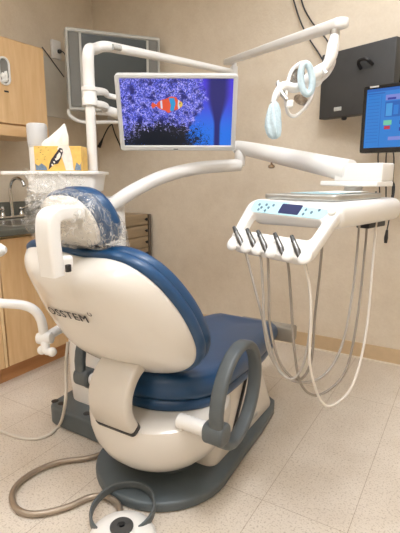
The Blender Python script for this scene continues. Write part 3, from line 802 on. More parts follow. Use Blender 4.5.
# headrest
HO = [(0, 1.145), (.04, 1.142), (.075, 1.128), (.102, 1.10), (.117, 1.065), (.119, 1.03), (.102, .998), (.05, .988), (0, .987)]
HOUT = outline(HO); HZ = 1.06
HR = [(.95, 1.015), (1.0, .995), (1.19, .935), (1.25, .92)]
def head_pt(s, p, bulge=.05):
    return V((CX + HXO + p[0] * s, lerp_tab(HR, HZ + (p[1] - HZ) * s) - bulge * (1 - s ** 2.2), HZ + (p[1] - HZ) * s))
rings = [[head_pt(.96, p) + V((0, .03, 0)) for p in HOUT], [head_pt(1, p) + V((0, .01, 0)) for p in HOUT]] + [[head_pt(s, p) for p in HOUT] for s in (1, .97, .92, .84, .72, .56, .38, .2, .05)]
hs = obj('headrest_shell', loft(new(), rings), CREAM, chair, sharp=60)
def hc(s, dy): return [head_pt(1.0, (p[0] * s, HZ + (p[1] - HZ) * s)) + V((0, dy, dy * .18)) for p in HOUT]
lv = [(.93, .010), (1.05, .012), (1.12, .026), (1.14, .042), (1.11, .052), (1.085, .055), (1.12, .06), (1.15, .076), (1.11, .094), (.97, .105), (.7, .102), (.35, .098), (.05, .096)]
obj('headrest_cushion', loft(new(), [hc(s, d) for s, d in lv]), BLUE, chair, sharp=60)
# headrest post: flat upright, turning forward into the headrest shell
bm = new()
PX = POST[0]
path = [(POST[1], POST[2]), (POST[1] - .004, POST[2] + .05), (POST[1] - .008, POST[2] + .10), (POST[1] - .006, POST[2] + .145), (POST[1] + .002, POST[2] + .165), (POST[1] + .03, POST[2] + .174), (POST[1] + .11, POST[2] + .172)]
P = cr([(0, y, z) for y, z in path], 6); rings = []
for i, p in enumerate(P):
    t = (P[min(i + 1, len(P) - 1)] - P[max(i - 1, 0)]).normalized(); nn = V((0, t.z, -t.y))
    f = i / (len(P) - 1); w = .064 - .012 * max(0, f - .7) / .3
    rings.append([V((PX + q[0], p.y, p.z)) + nn * q[1] for q in rrect(w, .044, .010, 4)])
hp = obj('headrest_post', loft(bm, rings), WHITE, chair)
bm = new(); box(bm, (PX + .042, POST[1] + .02, POST[2] + .022), (.012, .016, .022), bev=.003); obj('release_lever', bm, DARK, hp)
bm = new(); box(bm, (PX, POST[1] + .035, POST[2] + .03), (.03, .07, .04), bev=.01); obj('post_socket', bm, WHITE, hp)

# ------------------------------------------------------------------ dental unit beside the chair
unit = thing('dental_unit', 'white floor-standing dental unit with tray shelf and upright pole behind the chair', 'dental unit', (-1.6, 1.52, 0))
up_ = rpoly([(-1.70, 1.335), (-1.20, 1.325), (-1.20, 1.72), (-1.73, 1.72)], [.07, .02, .02, .07])
ub = obj('floor_plate', prism(new(), up_, .001, .098, .014), BASEGREY, unit)
for p in ((-1.6877, 1.3819, 0.0980), (-1.6397, 1.3816, 0.0980), (-1.4623, 1.3777, 0.0980)):
    bm = new(); lathe(bm, [(.018, .0972), (.018, .0992), (.012, .0996), (.001, .0996)], ML((p[0], p[1], 0)), 14); obj('bolt_cap', bm, DARK, ub)
bm = new()
def colr(z, x0, x1, y0, y1, r): return [V((p[0], p[1], z)) for p in rpoly([(x0, y0), (x1, y0), (x1, y1), (x0, y1)], r)]
loft(bm, [colr(.098, -1.66, -1.40, 1.44, 1.68, .08), colr(.25, -1.675, -1.42, 1.44, 1.70, .08), colr(.6, -1.69, -1.45, 1.46, 1.72, .08), colr(.9, -1.70, -1.46, 1.48, 1.74, .08), colr(1.10, -1.72, -1.50, 1.52, 1.78, .07)])
obj('column', bm, WHITE, unit)
# tray shelf
SM = frame((-1.7310, 1.5245, 1.2380), (.855, .518, 0))
def sp(px, d=0): return 0
SHW = .458
bm = prism(new(), rpoly([(-SHW / 2 + .002, -.13), (SHW / 2, -.13), (SHW / 2, .13), (-SHW / 2 + .002, .13)], .03), -.028, -.012, .005, SM)
sh = obj('shelf_tray', bm, WHITE, unit)
bm = new(); secs = []
for z, w in ((-.028, .205), (-.05, .199), (-.08, .194), (-.105, .190), (-.112, .178)):
    secs.append([SM @ V((p[0] + .01, p[1], z)) for p in rpoly([(-w + .08, -.115), (w, -.115), (w, .115), (-w + .08, .115)], .025)])
obj('shelf_body', loft(bm, secs), WHITE, unit)
# upright pole
PB = V((-1.6111, 1.6438, 1.2338)); PT = V((-1.6793, 1.7136, 1.7067))
PT.x, PT.y = PB.x, PB.y
obj('pole', T([PB - V((0, 0, .1)), PT], .0235, seg=20, smooth=False), WHITE, unit)
# assistant arm on the left
aa = T([(-1.6969, 1.0060, 0.7202), (-1.5911, 1.0655, 0.7004), (-1.5141, 1.1102, 0.6925), (-1.4705, 1.1319, 0.6726), (-1.4502, 1.1461, 0.6298), (-1.4414, 1.1485, 0.5665)], .019, seg=16)
a_ = obj('assistant_arm', aa, WHITE, unit)
j1 = V((-1.4367, 1.1485, 0.5545))
bm = new(); lathe(bm, [(.01, -.036), (.023, -.03), (.026, -.015), (.026, .015), (.023, .03), (.01, .036)], ML(j1, (.9, .35, .1)), 20); obj('arm_joint', bm, WHITE, a_)
bm = tube(new(), [j1, (-1.4319, 1.2025, 0.5690), (-1.4885, 1.3069, 0.5501), (-1.5550, 1.4272, 0.5228)], [.020, .020, .022, .026], seg=14); obj('arm_link', bm, WHITE, a_)
for q in ((-1.4342, 1.1276, 0.5102), (-1.3832, 1.1347, 0.5099)):
    bm = new(); bmesh.ops.create_uvsphere(bm, u_segments=16, v_segments=10, radius=.019)
    bmesh.ops.translate(bm, verts=bm.verts, vec=V(q)); obj('arm_knob', bm, WHITE, a_)
bm = tube(new(), [j1, (-1.4125, 1.1298, 0.5140), (-1.3900, 1.1305, 0.5099)], [.020, .016, .014], seg=12); obj('knob_yoke', bm, WHITE, a_)
bm = tube(new(), [(-1.6969, 1.0060, 0.7202), (-1.7438, 0.9897, 0.7718), (-1.7270, 0.9984, 0.8667), (-1.6615, 1.0126, 0.9109)], .019, seg=14); obj('holder_riser', bm, WHITE, a_)
bm = new()
e0, e1 = V((-1.6731, 0.9719, 0.9196)), V((-1.5380, 1.0547, 0.9234))
tube(bm, [e0, e0.lerp(e1, .5), e0.lerp(e1, .85), e1, e1 + (e1 - e0) * .12], [.03, .032, .032, .026, .012], seg=18, up=(0, 0, 1)); obj('instrument_holder', bm, WHITE, a_)

# ------------------------------------------------------------------ things on the shelf
cb = SM @ V((-.095, .03, -.012))
cn = thing('canister', 'tall white canister with grey upper half on shelf behind tissue box', 'canister', tuple(cb))
M_ = ML(cb)
obj('canister_body', lathe(new(), [(.041, 0), (.043, .004), (.043, .116), (.045, .118), (.045, .122)], M_, 32), WHITE, cn)
obj('canister_cover', lathe(new(), [(.046, .122), (.047, .125), (.048, .212), (.045, .222), (.038, .226), (.002, .227)], M_, 32), CANTOP, cn)
TB = SM @ Matrix.Translation((.042, -.055, -.012))
TW, TH, TD = .215, .112, .115
tb = thing('tissue_box', 'yellow tissue box with dark bird picture and a tissue sticking up', 'tissue box', tuple(TB.translation))
bx = obj('carton', box(new(), (0, 0, TH / 2), (TW, TD, TH), TB, .002, 1), YELLOW, tb)
bm = new()
plate(bm, TB, [(-TW / 2 + .004, .004), (-.05, .004), (-.055, .02), (-.075, .036), (-.09, .024), (-.105, .034), (-TW / 2 + .004, .02)], -TD / 2 - .0012, 0)
plate(bm, TB, [(.075, .004), (TW / 2 - .004, .004), (TW / 2 - .004, .03), (.11, .044), (.098, .026), (.085, .04), (.078, .02)], -TD / 2 - .0012, 0)
plate(bm, TB, [(.035, .004), (.07, .004), (.066, .06), (.058, .10), (.05, .118), (.03, .118), (.01, .118), (.0, .10), (.02, .06)], -TD / 2 - .0010, 1)
plate(bm, TB, [(-.045, .006), (-.02, .03), (.0, .034), (.014, .055), (.026, .085), (.024, .10), (.012, .104), (.0, .09), (-.016, .07), (-.032, .05), (-.04, .03)], -TD / 2 - .0016, 2)
plate(bm, TB, ell(.004, .066, .008, .018, 12, -.5), -TD / 2 - .0020, 1)
for k in range(9):
    q = (-.098 + .0055 * k + .004 * (k % 3), .052 + .010 * ((k * 5) % 6))
    plate(bm, TB, [(q[0], q[1]), (q[0] + .009, q[1] + .002), (q[0] + .006, q[1] + .004)], -TD / 2 - .0012, 2)
for k in range(6):
    plate(bm, TB, ell(-.026 + .009 * k, .028 + .0125 * k, .0042, .0058, 10, .6), -TD / 2 - .0022, 1)
obj('carton_print', bm, [BOXBLUE, BOXWHITE, BIRD], bx)
def crumple(bm, prof, M, seg, amp, fr, seed, sx=1, sy=1):
    rings = []
    for r, z, ox, oy in prof:
        rg = []
        for j in range(seg):
            a = 2 * PI * j / seg
            k = 1 + amp * math.sin(a * fr + z * 40 + seed) + amp * .7 * noise.noise(V((math.cos(a) * 2, math.sin(a) * 2, z * 25 + seed)))
            rg.append(M @ V((ox + r * k * math.cos(a) * sx, oy + r * k * math.sin(a) * sy, z)))
        rings.append(rg)
    return loft(bm, rings)
TS = TB @ Matrix.Translation((-.025, .0, TH))
bm = crumple(new(), [(.055, -.002, 0, 0), (.058, .012, -.002, 0), (.052, .03, .008, 0), (.036, .05, .024, 0), (.024, .07, .034, 0), (.013, .088, .042, 0), (.003, .103, .047, 0)], TS, 40, .16, 5, 1.3, 1.0, .5)
obj('tissue', bm, PAPER, tb)

# ------------------------------------------------------------------ patient monitor on the pole
MP = frame((-1.2204, 1.8093, 1.4892), (.8478, .5303, 0), .368)
WP, HP = .556, .347
MPX = MP @ Matrix.Rotation(PI / 2, 4, 'X')
pm = thing('patient_monitor', 'silver framed monitor showing clownfish among blue coral, tilted down over chair', 'monitor', tuple(MP @ V((0, .02, -.18))))
ol = rrect(WP, HP, .014, 4)
obj('casing', prism(new(), ol, -.045, -.004, .012, MPX), MONGREY, pm)
obj('bezel', face_ring(new(), MPX, ol, rrect(WP - .042, HP - .044, .002, 4, cy=.003), -.01, .006, .004), MONGREY, pm)
bm = new(); sx, s0, s1 = (WP - .042) / 2, -(HP - .044) / 2 + .003, (HP - .044) / 2 + .003
quad(bm, MP, -sx, sx, s0, s1, 0, 0, uv=True)
fx, fz = -.034, .038
def fp(poly, mi, y): plate(bm, MP, [(fx + p[0] * .86, fz + p[1] * .86) for p in poly], y, mi)
fp(ell(.0, .004, .070, .032, 28, .04), 1, -.0005)
fp([(-.064, .0), (-.092, .016), (-.10, .0), (-.092, -.016)], 1, -.0006)
fp([(-.02, .034), (.01, .047), (.038, .042), (.044, .026), (-.02, .028)], 1, -.0004)
fp([(-.026, -.026), (-.01, -.040), (.006, -.034), (.004, -.024)], 1, -.0004)
fp([(-.05, .022), (-.04, .026), (-.038, -.016), (-.048, -.016)], 2, -.0008)
fp([(-.004, .038), (.026, .038), (.032, .01), (.022, -.026), (.0, -.028), (.006, .0)], 3, -.0008)
fp([(.046, .03), (.054, .026), (.056, -.012), (.046, -.020), (.043, .0)], 2, -.0009)
fp(ell(.060, .006, .010, .014, 14), 4, -.0010)
fp(ell(.055, .012, .0035, .0035, 10), 5, -.0012)
obj('screen', bm, [coral_mat(), smooth_glow('fish_orange', lin(226, 84, 50)), smooth_glow('fish_white', lin(214, 214, 230)), smooth_glow('fish_blue_band', lin(40, 150, 206)), smooth_glow('fish_nose', lin(226, 190, 90)), smooth_glow('fish_eye', lin(20, 16, 24))], pm)
bm = new(); box(bm, (-.01, -.0065, -.165), (.022, .001, .005), MP); obj('maker_mark', bm, TVSPK, pm)
# clamp and arm from the pole to the monitor's back
pc = V((PB.x, PB.y, 0)); zc = (V((-1.6515, 1.7010, 1.5812))).z
bm = new(); lathe(bm, [(.03, -.05), (.036, -.045), (.036, -.012), (.033, -.008), (.033, .016), (.037, .02), (.037, .036), (.03, .04)], ML((pc.x, pc.y, zc)), 24); ma = obj('pole_clamp', bm, WHITE, pm)
back = MP @ V((-.02, .05, 0))
bm = tube(new(), [(pc.x, pc.y, zc + .02), (-1.6114, 1.7445, 1.6120), (-1.6093, 1.8141, 1.5984), back + V((-.06, .08, .05)), back], [.022, .017, .013, .018, .026], seg=14); obj('upper_link', bm, WHITE, ma)
bm = tube(new(), [(pc.x, pc.y, zc - .035), (-1.6189, 1.7486, 1.5473), (-1.6102, 1.7960, 1.5237), back + V((-.08, .09, -.06)), back + V((-.02, .03, -.03))], [.018, .020, .024, .020, .022], seg=14); obj('lower_link', bm, WHITE, ma)

# ------------------------------------------------------------------ operating light on its boom
t = lamp = thing('operating_light', 'white dental operating light with blue handle sleeves on a long folding arm', 'dental light', tuple(PT))
bp_ = [PT - V((0, 0, .09)), PT - V((0, 0, .02)), V((-1.6898, 1.7357, 1.7768)), V((-1.6787, 1.7653, 1.8233)), V((-1.6597, 1.8174, 1.8441)), V((-1.6280, 1.9333, 1.8492)), V((-1.5193, 2.2865, 1.8543)), V((-1.3748, 2.6587, 1.8478))]
bp_[2].x, bp_[2].y = PT.x + .004, PT.y + .003
boom = obj('boom', tube(new(), bp_, [.0275, .0275, .027, .027, .026, .024, .021, .018], seg=18), WHITE, lamp)
lp = [(-1.6152, 1.8490, 1.8381), (-1.6009, 1.8934, 1.8381)]
bm = tube(new(), [V(q) + V((-.008, -.016, .004)) for q in lp], .014, seg=12, smooth=False, ry=.014); obj('boom_label', bm, LABELGREY, boom)
je = V((-1.3640, 2.6652, 1.8478))
bm = new(); lathe(bm, [(.016, -.03), (.024, -.026), (.024, .03), (.016, .034), (.014, .07)], ML(je), 18); obj('elbow_joint', bm, WHITE, lamp)
a0, a1 = V((-1.4232, 2.6814, 1.9171)), V((-0.4825, 1.8461, 1.7737))
ax = (a1 - a0).normalized(); AM = frame(a0, (ax.x, ax.y, 0))
L_ = (a1 - a0).length; sl = math.asin(ax.z)
AM = AM @ Matrix.Rotation(-sl, 4, 'Y')
bm = prism(new(), rpoly([(-.02, -.021), (L_, -.027), (L_ + .01, .027), (-.02, .021)], [.016, .026, .026, .016]), -.019, .019, .012, AM); obj('spring_arm', bm, WHITE, lamp)
n0 = V((-0.5084, 1.8234, 1.7441))
bm = new(); lathe(bm, [(.014, -.05), (.018, -.04), (.018, 0)], ML(n0), 16); obj('swivel_pin', bm, STEEL, lamp)
nk = tube(new(), [(-0.5077, 1.8186, 1.7219), (-0.5087, 1.8093, 1.6849), (-0.5113, 1.7990, 1.6479), (-0.5240, 1.7835, 1.6146), (-0.5471, 1.7634, 1.5887), (-0.5769, 1.7517, 1.5649), (-0.5972, 1.7457, 1.5409)], [.017, .023, .0225, .017, .0235, .0235, .016], seg=16)
neck = obj('neck', nk, WHITE, lamp)
bm = tube(new(), [(-0.5157, 1.8250, 1.6682), (-0.5148, 1.8292, 1.6333), (-0.5306, 1.8108, 1.5956), (-0.5545, 1.8035, 1.5752)], [.010, .015, .018, .020], seg=12); obj('yoke', bm, WHITE, neck)
bm = tube(new(), [(-0.5462, 1.7567, 1.6084), (-0.5258, 1.7540, 1.5950), (-0.5098, 1.7473, 1.5763)], [.006, .006, .007], seg=8); obj('locking_lever', bm, WHITE, neck)
bm = new(); bmesh.ops.create_uvsphere(bm, u_segments=18, v_segments=12, radius=.026); bmesh.ops.translate(bm, verts=bm.verts, vec=V((-0.5604, 1.7857, 1.5655))); obj('knuckle', bm, WHITE, neck)
loop = [(-0.6329, 1.6788, 1.5511), (-0.6253, 1.7062, 1.5974), (-0.6028, 1.7505, 1.6264), (-0.5815, 1.7836, 1.6107), (-0.5698, 1.7915, 1.5638), (-0.5734, 1.7751, 1.5032), (-0.5884, 1.7431, 1.4562), (-0.6081, 1.7005, 1.4272), (-0.6227, 1.6693, 1.4337), (-0.6305, 1.6604, 1.4670), (-0.6332, 1.6630, 1.5100)]
rim = obj('lamp_rim', tube(new(), loop, .0068, seg=10, n=5, closed=True), WHITE, lamp)
# reflector dishes set behind the rim
def dish(c, axis, r, ry, roll=0):
    M = ML(c, axis); bm = new()
    lathe(bm, [(1.0 * r, .0), (.96 * r, .006), (.8 * r, .018), (.5 * r, .028), (.15 * r, .032), (.01, .032)], M @ Matrix.Rotation(roll, 4, 'Z'), 28, sx=1, sy=ry); return bm
REFL = mat('lamp_reflector_glass', lin(160, 152, 144), .12, metal=.85, noise_amt=.35, noise_scale=70, bump=.25, bump_scale=90)
obj('reflector', dish((-0.6236, 1.7376, 1.5746), (-.35, .75, .3), .036, .8), REFL, lamp)
obj('reflector', dish((-0.6053, 1.7531, 1.4918), (-.35, .75, .3), .030, .6, .9), REFL, lamp)
bm = tube(new(), [(-0.5937, 1.7354, 1.5389), (-0.6148, 1.6961, 1.5275), (-0.6399, 1.6579, 1.5308), (-0.6555, 1.6301, 1.5036), (-0.6643, 1.6162, 1.4674)], [.016, .018, .017, .014, .010], seg=12); obj('handle_bar', bm, WHITE, lamp)
bm = new(); box(bm, (0, 0, 0), (.024, .02, .026), frame((-0.6066, 1.6380, 1.4622), (.8, .4, .1)), .005); obj('switch_box', bm, WHITE, lamp)
bm = tube(new(), [(-0.6605, 1.6488, 1.5454), (-0.6432, 1.6384, 1.5072), (-0.6175, 1.6348, 1.4766)], [.009, .010, .008], seg=10); obj('side_lug', bm, STEEL, lamp)
sleeve = [V((-0.5643, 1.6848, 1.5520)) + (V((.855, .518, 0)) * (.021 * math.cos(a)) + V((0, 0, 1)) * (.052 * math.sin(a)) + V((.855, .518, 0)) * (-.006 * math.sin(a))) for a in [2 * PI * k / 20 for k in range(20)]]
obj('blue_sleeve', tube(new(), sleeve, .0125, seg=12, n=3, closed=True), FABRIC_BLUE, lamp, label='pale blue film sleeve looped round the lamp handle')
TSM = ML((-0.6568, 1.6042, 1.4478), (-.06, -.03, 1))
bm = crumple(new(), [(.006, .022, .004, 0), (.015, .012, .002, 0), (.022, -.008, 0, 0), (.027, -.035, -.002, 0), (.029, -.062, -.004, 0), (.027, -.085, -.002, 0), (.020, -.102, .0, 0), (.008, -.11, .0, 0)], TSM, 44, .2, 7, .4, 1, .55)
obj('blue_sleeve', bm, FABRIC_BLUE, lamp, label='pale blue film sleeve hanging loose from the lamp handle end')

# ------------------------------------------------------------------ instrument console on its two-piece arm
con = thing('instrument_console', 'white dental instrument console with five handpiece notches on a jointed arm', 'instrument console', (-.5, 1.7, 1.04))
obj('lower_arm', T([(-1.5465, 1.5978, 1.0240), (-1.5067, 1.6556, 1.0656), (-1.4373, 1.7501, 1.1368), (-1.3467, 1.8806, 1.2051), (-1.2254, 2.0233, 1.2459), (-1.0766, 2.1889, 1.2627)], [.036, .036, .035, .034, .033, .032], seg=20), WHITE, con)
jj = V((-1.0810, 2.1961, 1.3045))
bm = new(); lathe(bm, [(.018, -.05), (.027, -.042), (.029, .0), (.029, .02), (.02, .035)], ML(jj), 22); obj('arm_pivot', bm, WHITE, con)
obj('upper_arm', T([(-1.1231, 2.2070, 1.3580), (-1.0722, 2.2125, 1.3515), (-0.7555, 2.0674, 1.2880), (-0.4419, 1.9204, 1.2242)], [.030, .036, .042, .046], seg=22), WHITE, con)
bm = new(); kn = V((-0.8633, 2.1047, 1.2676)); lathe(bm, [(.004, .03), (.005, -.005), (.016, -.012), (.018, -.02), (.010, -.026), (.002, -.027)], ML(kn), 16); obj('arm_knob', bm, mat('bronze_knob', lin(150, 126, 100), .3, metal=.5, noise_amt=.05), con)
KB = frame((-0.3959, 1.9109, 1.2179), (.93, -.36, 0))
bm = new(); box(bm, (0.01, 0, .0), (.215, .085, .070), KB, .006); kb = obj('arm_end_block', bm, WHITE, con)
bm = new(); box(bm, (-.015, -.012, -.044), (.265, .11, .020), KB, .004); obj('block_ledge', bm, WHITE, kb)
bm = new(); lathe(bm, [(.036, .0), (.036, -.03), (.05, -.055), (.06, -.075)], ML(KB @ V((-.03, .0, -.05))), 20); obj('neck', bm, WHITE, con)
# console body
F = [V((-.705, 1.52, 1.118)), V((-.350, 1.470, 1.104)), V((-.725, 1.37, .972)), V((-.412, 1.31, .954))]   # top left, top right, bottom left, bottom right
bp2 = rpoly([(-.69, 1.50), (-.350, 1.455), (-.225, 2.02), (-.575, 2.08)], [.03, .03, .10, .06])
cb_ = obj('console_body', prism(new(), bp2, 1.030, 1.118, .034), WHITE, con)
bm = new(); box(bm, (-.37, 1.74, 1.022), (.06, .20, .03), frame((0, 0, 0), (1, 0, 0)), .004)
bm2 = new(); bd = (V((-.255, 1.96, 0)) - V((-.372, 1.455, 0))).normalized(); CBM = frame((-.372, 1.455, 0), (-bd.y * -1, -bd.x, 0))
bm.free(); bm = new(); box(bm, (-.035, .36, 1.022), (.05, .15, .022), CBM, .004); obj('hose_manifold', bm, DARK, con)
bm2.free()
for k in (.20, .30):
    bm = new(); box(bm, (.0015, k, 1.066), (.004, .012, .008), CBM, .001); obj('screw_cap', bm, TVSPK, cb_)
def Fm(a, b_, h=0.0):
    top = F[0].lerp(F[1], a); bot = F[2].lerp(F[3], a)
    p = top.lerp(bot, b_)
    nrm = (F[1] - F[0]).cross(F[0] - F[2]).normalized()
    if nrm.z < 0: nrm = -nrm
    # the panel curls over towards the bottom lip
    return p + nrm * (h - .05 * max(0, b_ - .55) ** 2)
def rr01(a0, a1, b0, b1, ra, rb, n=6):
    out = []
    for (ca, cb2, s0) in ((a1 - ra, b0 + rb, 0), (a0 + ra, b0 + rb, 90), (a0 + ra, b1 - rb, 180), (a1 - ra, b1 - rb, 270)):
        for k in range(n + 1):
            t_ = math.radians(s0 + 90 * k / n)
            out.append((ca + ra * math.cos(t_), cb2 - rb * math.sin(t_)))
    return out
def densify(pl, k=4):
    return [(pl[i][0] + (pl[(i + 1) % len(pl)][0] - pl[i][0]) * j / k, pl[i][1] + (pl[(i + 1) % len(pl)][1] - pl[i][1]) * j / k) for i in range(len(pl)) for j in range(k)]
outr = densify(rr01(0, 1, -.06, 1.0, .13, .22), 2); inr = densify(rr01(.11, .89, .285, .675, .05, .07), 2)
def scale2(pl, c, k): return [(c[0] + (p[0] - c[0]) * k, c[1] + (p[1] - c[1]) * k) for p in pl]
oc = (.5, .47); ic = (.5, .535)
HH = .034
R = [[Fm(*p, 0) for p in pl] for pl in ()]
layers = [(scale2(outr, oc, .985), -HH), (outr, -HH + .006), (outr, -.010), (scale2(outr, oc, .985), -.003), (scale2(outr, oc, .96), 0), (scale2(inr, ic, 1.06), 0), (scale2(inr, ic, 1.02), -.003), (inr, -.008), (inr, -HH)]
L = [[Fm(p[0], p[1], h) for p in pl] for pl, h in layers]
fp_ = obj('console_face', loft(new(), L + [L[0]], cap0=False, cap1=False), WHITE, con, sharp=50)
# control strip
def patch(a0, a1, b0, b1, h, ra=.01, rb=.03):
    bm = new(); pl = densify(rr01(a0, a1, b0, b1, ra, rb, 4), 2)
    loft(bm, [[Fm(p[0], p[1], -.002) for p in pl], [Fm(p[0], p[1], h) for p in pl]], cap0=False); return bm
obj('control_strip', patch(.07, .89, -.01, .27, .0015, .05, .10), LIGHTBLUE, fp_)
obj('display', patch(.40, .62, .035, .24, .0030), smooth_glow('display_glow', lin(52, 62, 112)), fp_)
BTN = mat('button_slate', lin(92, 116, 134), .5, noise_amt=.08)
for a, b_ in ((.15, .10), (.19, .16), (.23, .09), (.27, .15), (.31, .09), (.17, .21), (.25, .22), (.67, .12), (.67, .21), (.74, .16), (.80, .10)):
    bm = new(); pl = [(a + .012 * math.cos(2 * PI * k / 10), b_ + .028 * math.sin(2 * PI * k / 10)) for k in range(10)]
    loft(bm, [[Fm(p[0], p[1], 0) for p in pl], [Fm(p[0], p[1], .0034) for p in pl]], cap0=False)
    obj('button', bm, BTN, fp_)
bm = new(); nrm = (Fm(.5, .1, .1) - Fm(.5, .1, 0)).normalized(); lathe(bm, [(.013, 0), (.013, .010), (.010, .013), (.001, .014)], ML(Fm(.93, .12, -.001), nrm), 18); obj('dial', bm, WHITE, fp_)
# lobes of the handpiece rest along the bottom lip
for a in (.05, .235, .385, .555, .75, .93):
    bm = new()
    c = Fm(a + .01, .92, -.006); dn = (Fm(a, 1.0, 0) - Fm(a, .8, 0)).normalized(); rt = (F[3] - F[2]).normalized(); up2 = rt.cross(dn)
    if up2.z < 0: up2 = -up2
    bmesh.ops.create_uvsphere(bm, u_segments=22, v_segments=14, radius=1)
    for v in bm.verts:
        q = v.co.copy(); taper = 1 - .28 * q.y
        v.co = c + rt * (q.x * .021 * taper) + dn * (q.y * -.030) + up2 * (q.z * .014)
    obj('rest_lobe', bm, WHITE, fp_)
single('instrument_tray', 'flat metal tray lying on top of the instrument console', 'tray', None or prism(new(), rpoly([(-.67, 1.56), (-.385, 1.52), (-.30, 1.88), (-.58, 1.93)], .025), 1.120, 1.139, .004), STEEL)
bm = prism(new(), rpoly([(-.60, 1.66), (-.42, 1.63), (-.37, 1.82), (-.54, 1.85)], .006), 1.1395, 1.142, .001)
single('paper_pad', 'pale blue paper sheet lying on the metal tray of the console', 'paper', bm, LIGHTBLUE)
bm = prism(new(), rpoly([(-.51, 1.72), (-.39, 1.70), (-.35, 1.86), (-.47, 1.88)], .006), 1.1425, 1.145, .001)
single('paper_sheet', 'white paper sheet overlapping the pale blue one on console tray', 'paper', bm, PAPER)

# handpieces with their hanging hoses
HOS = [
 ('grey handpiece in the leftmost console notch, its long hose rising again at right', .135, HOSE, [(-0.6379, 1.3633, 0.9322), (-0.6077, 1.3595, 0.8384), (-0.5735, 1.3558, 0.7346), (-0.5401, 1.3564, 0.6001), (-0.4822, 1.3841, 0.5181), (-0.4241, 1.4378, 0.4955), (-0.3758, 1.4978, 0.5248), (-0.3451, 1.5623, 0.6184), (-0.3376, 1.6326, 0.7968), (-0.3448, 1.6934, 0.9724), (-0.3521, 1.7336, 1.0611)]),
 ('handpiece in the second console notch from the left, hose returning near the middle', .305, HOSE, [(-0.5885, 1.3686, 0.9291), (-0.5721, 1.3545, 0.8266), (-0.5542, 1.3381, 0.7110), (-0.5052, 1.3352, 0.5722), (-0.4519, 1.3473, 0.5370), (-0.4187, 1.3609, 0.6106), (-0.4106, 1.3761, 0.7560), (-0.4235, 1.3802, 0.8574), (-0.4422, 1.3860, 0.9304)]),
 ('handpiece in the middle console notch on a darker tan hose', .44, HOSED, [(-0.5601, 1.3613, 0.9262), (-0.5474, 1.3468, 0.8316), (-0.5326, 1.3289, 0.7175), (-0.4946, 1.3338, 0.5895), (-0.4402, 1.3645, 0.5292), (-0.4116, 1.4067, 0.5846), (-0.4187, 1.4496, 0.7346), (-0.4201, 1.4850, 0.8886), (-0.4280, 1.5297, 1.0484)]),
 ('handpiece in the fourth console notch on a long tan hose', .64, HOSED, [(-0.4920, 1.3659, 0.9221), (-0.4749, 1.3605, 0.8044), (-0.4541, 1.3493, 0.6527), (-0.4301, 1.3674, 0.5160), (-0.3819, 1.4205, 0.4652), (-0.3217, 1.5188, 0.5256), (-0.3120, 1.6117, 0.6928), (-0.3203, 1.7027, 0.8983), (-0.3290, 1.7602, 1.0639)]),
 ('handpiece in the rightmost console notch on the lowest hanging white hose', .83, HOSEW, [(-0.4317, 1.3550, 0.9236), (-0.4133, 1.3600, 0.8465), (-0.4036, 1.3550, 0.7495), (-0.3998, 1.3568, 0.5953), (-0.3702, 1.3921, 0.4664), (-0.3373, 1.4396, 0.4315), (-0.2970, 1.5457, 0.4749), (-0.2846, 1.6509, 0.6364), (-0.2971, 1.7513, 0.8929), (-0.3059, 1.8103, 1.0652)]),
]
HANDLE = mat('handpiece_grey_metal', lin(112, 110, 108), .25, metal=.7, noise_amt=.1)
for lab, a, hm, pts in HOS:
    base = V(pts[0])
    h = thing('handpiece', lab, 'dental handpiece', tuple(base), 'handpieces on the console')
    c = Fm(a - .015, .76, .004); e = Fm(a + .085, .985, -.008)
    d = (c - e).normalized(); c2 = c + d * .004 + V((-.016, -.004, .006))
    bm = tube(new(), [e, e.lerp(c2, .45), c2], [.008, .0105, .007], seg=10, n=4); tip = obj('handle', bm, HANDLE, h)
    bm = tube(new(), [c2 - (c2 - e).normalized() * .004, c2 + (c2 - e).normalized() * .016], [.0085, .006], seg=10, smooth=False); obj('grip_end', bm, PANELDARK, tip)
    obj('hose', T([e] + [V(q) for q in pts], .0045, seg=9, n=7), hm, h)

# ------------------------------------------------------------------ foot control and floor hoses
fc = V((-0.8892, 0.9633, 0.0200)); fc.z = 0
f = thing('foot_control', 'white domed foot control with dark centre button and grey loop handle on floor', 'foot control', tuple(fc))
M_ = ML(fc)
obj('dome', lathe(new(), [(.100, .001), (.112, .004), (.115, .014), (.108, .028), (.090, .042), (.062, .053), (.045, .056), (.04, .0545), (.001, .0545)], M_, 48), WHITE, f)
bt = obj('button', lathe(new(), [(.039, .054), (.039, .060), (.035, .064), (.014, .065), (.012, .062), (.001, .062)], M_, 32), PANELDARK, f)
obj('button_pin', lathe(new(), [(.009, .061), (.009, .068), (.001, .069)], M_, 14), DARK, bt)
lc_ = V((-0.9478, 1.0376, 0.0450))
bm = new(); rings = []
n = 48
for k in range(n):
    a = 2 * PI * k / n; c = V((math.cos(a), math.sin(a), 0))
    ctr = lc_ + c * .112 + V((0, 0, .0 + .016 * math.sin(a)))
    rings.append([ctr + c * q[0] + V((0, 0, q[1])) for q in rrect(.010, .031, .004, 3)])
m = len(rings[0]); vr = [[bm.verts.new(q) for q in r] for r in rings]
for i in range(n):
    for j in range(m): bm.faces.new((vr[i][j], vr[i][(j + 1) % m], vr[(i + 1) % n][(j + 1) % m], vr[(i + 1) % n][j]))
obj('loop_handle', bm, GREY, f)
CONDUIT = mat('ribbed_conduit', lin(166, 152, 136), .28, metal=.55, noise_amt=.06, bump=.2, bump_scale=500)
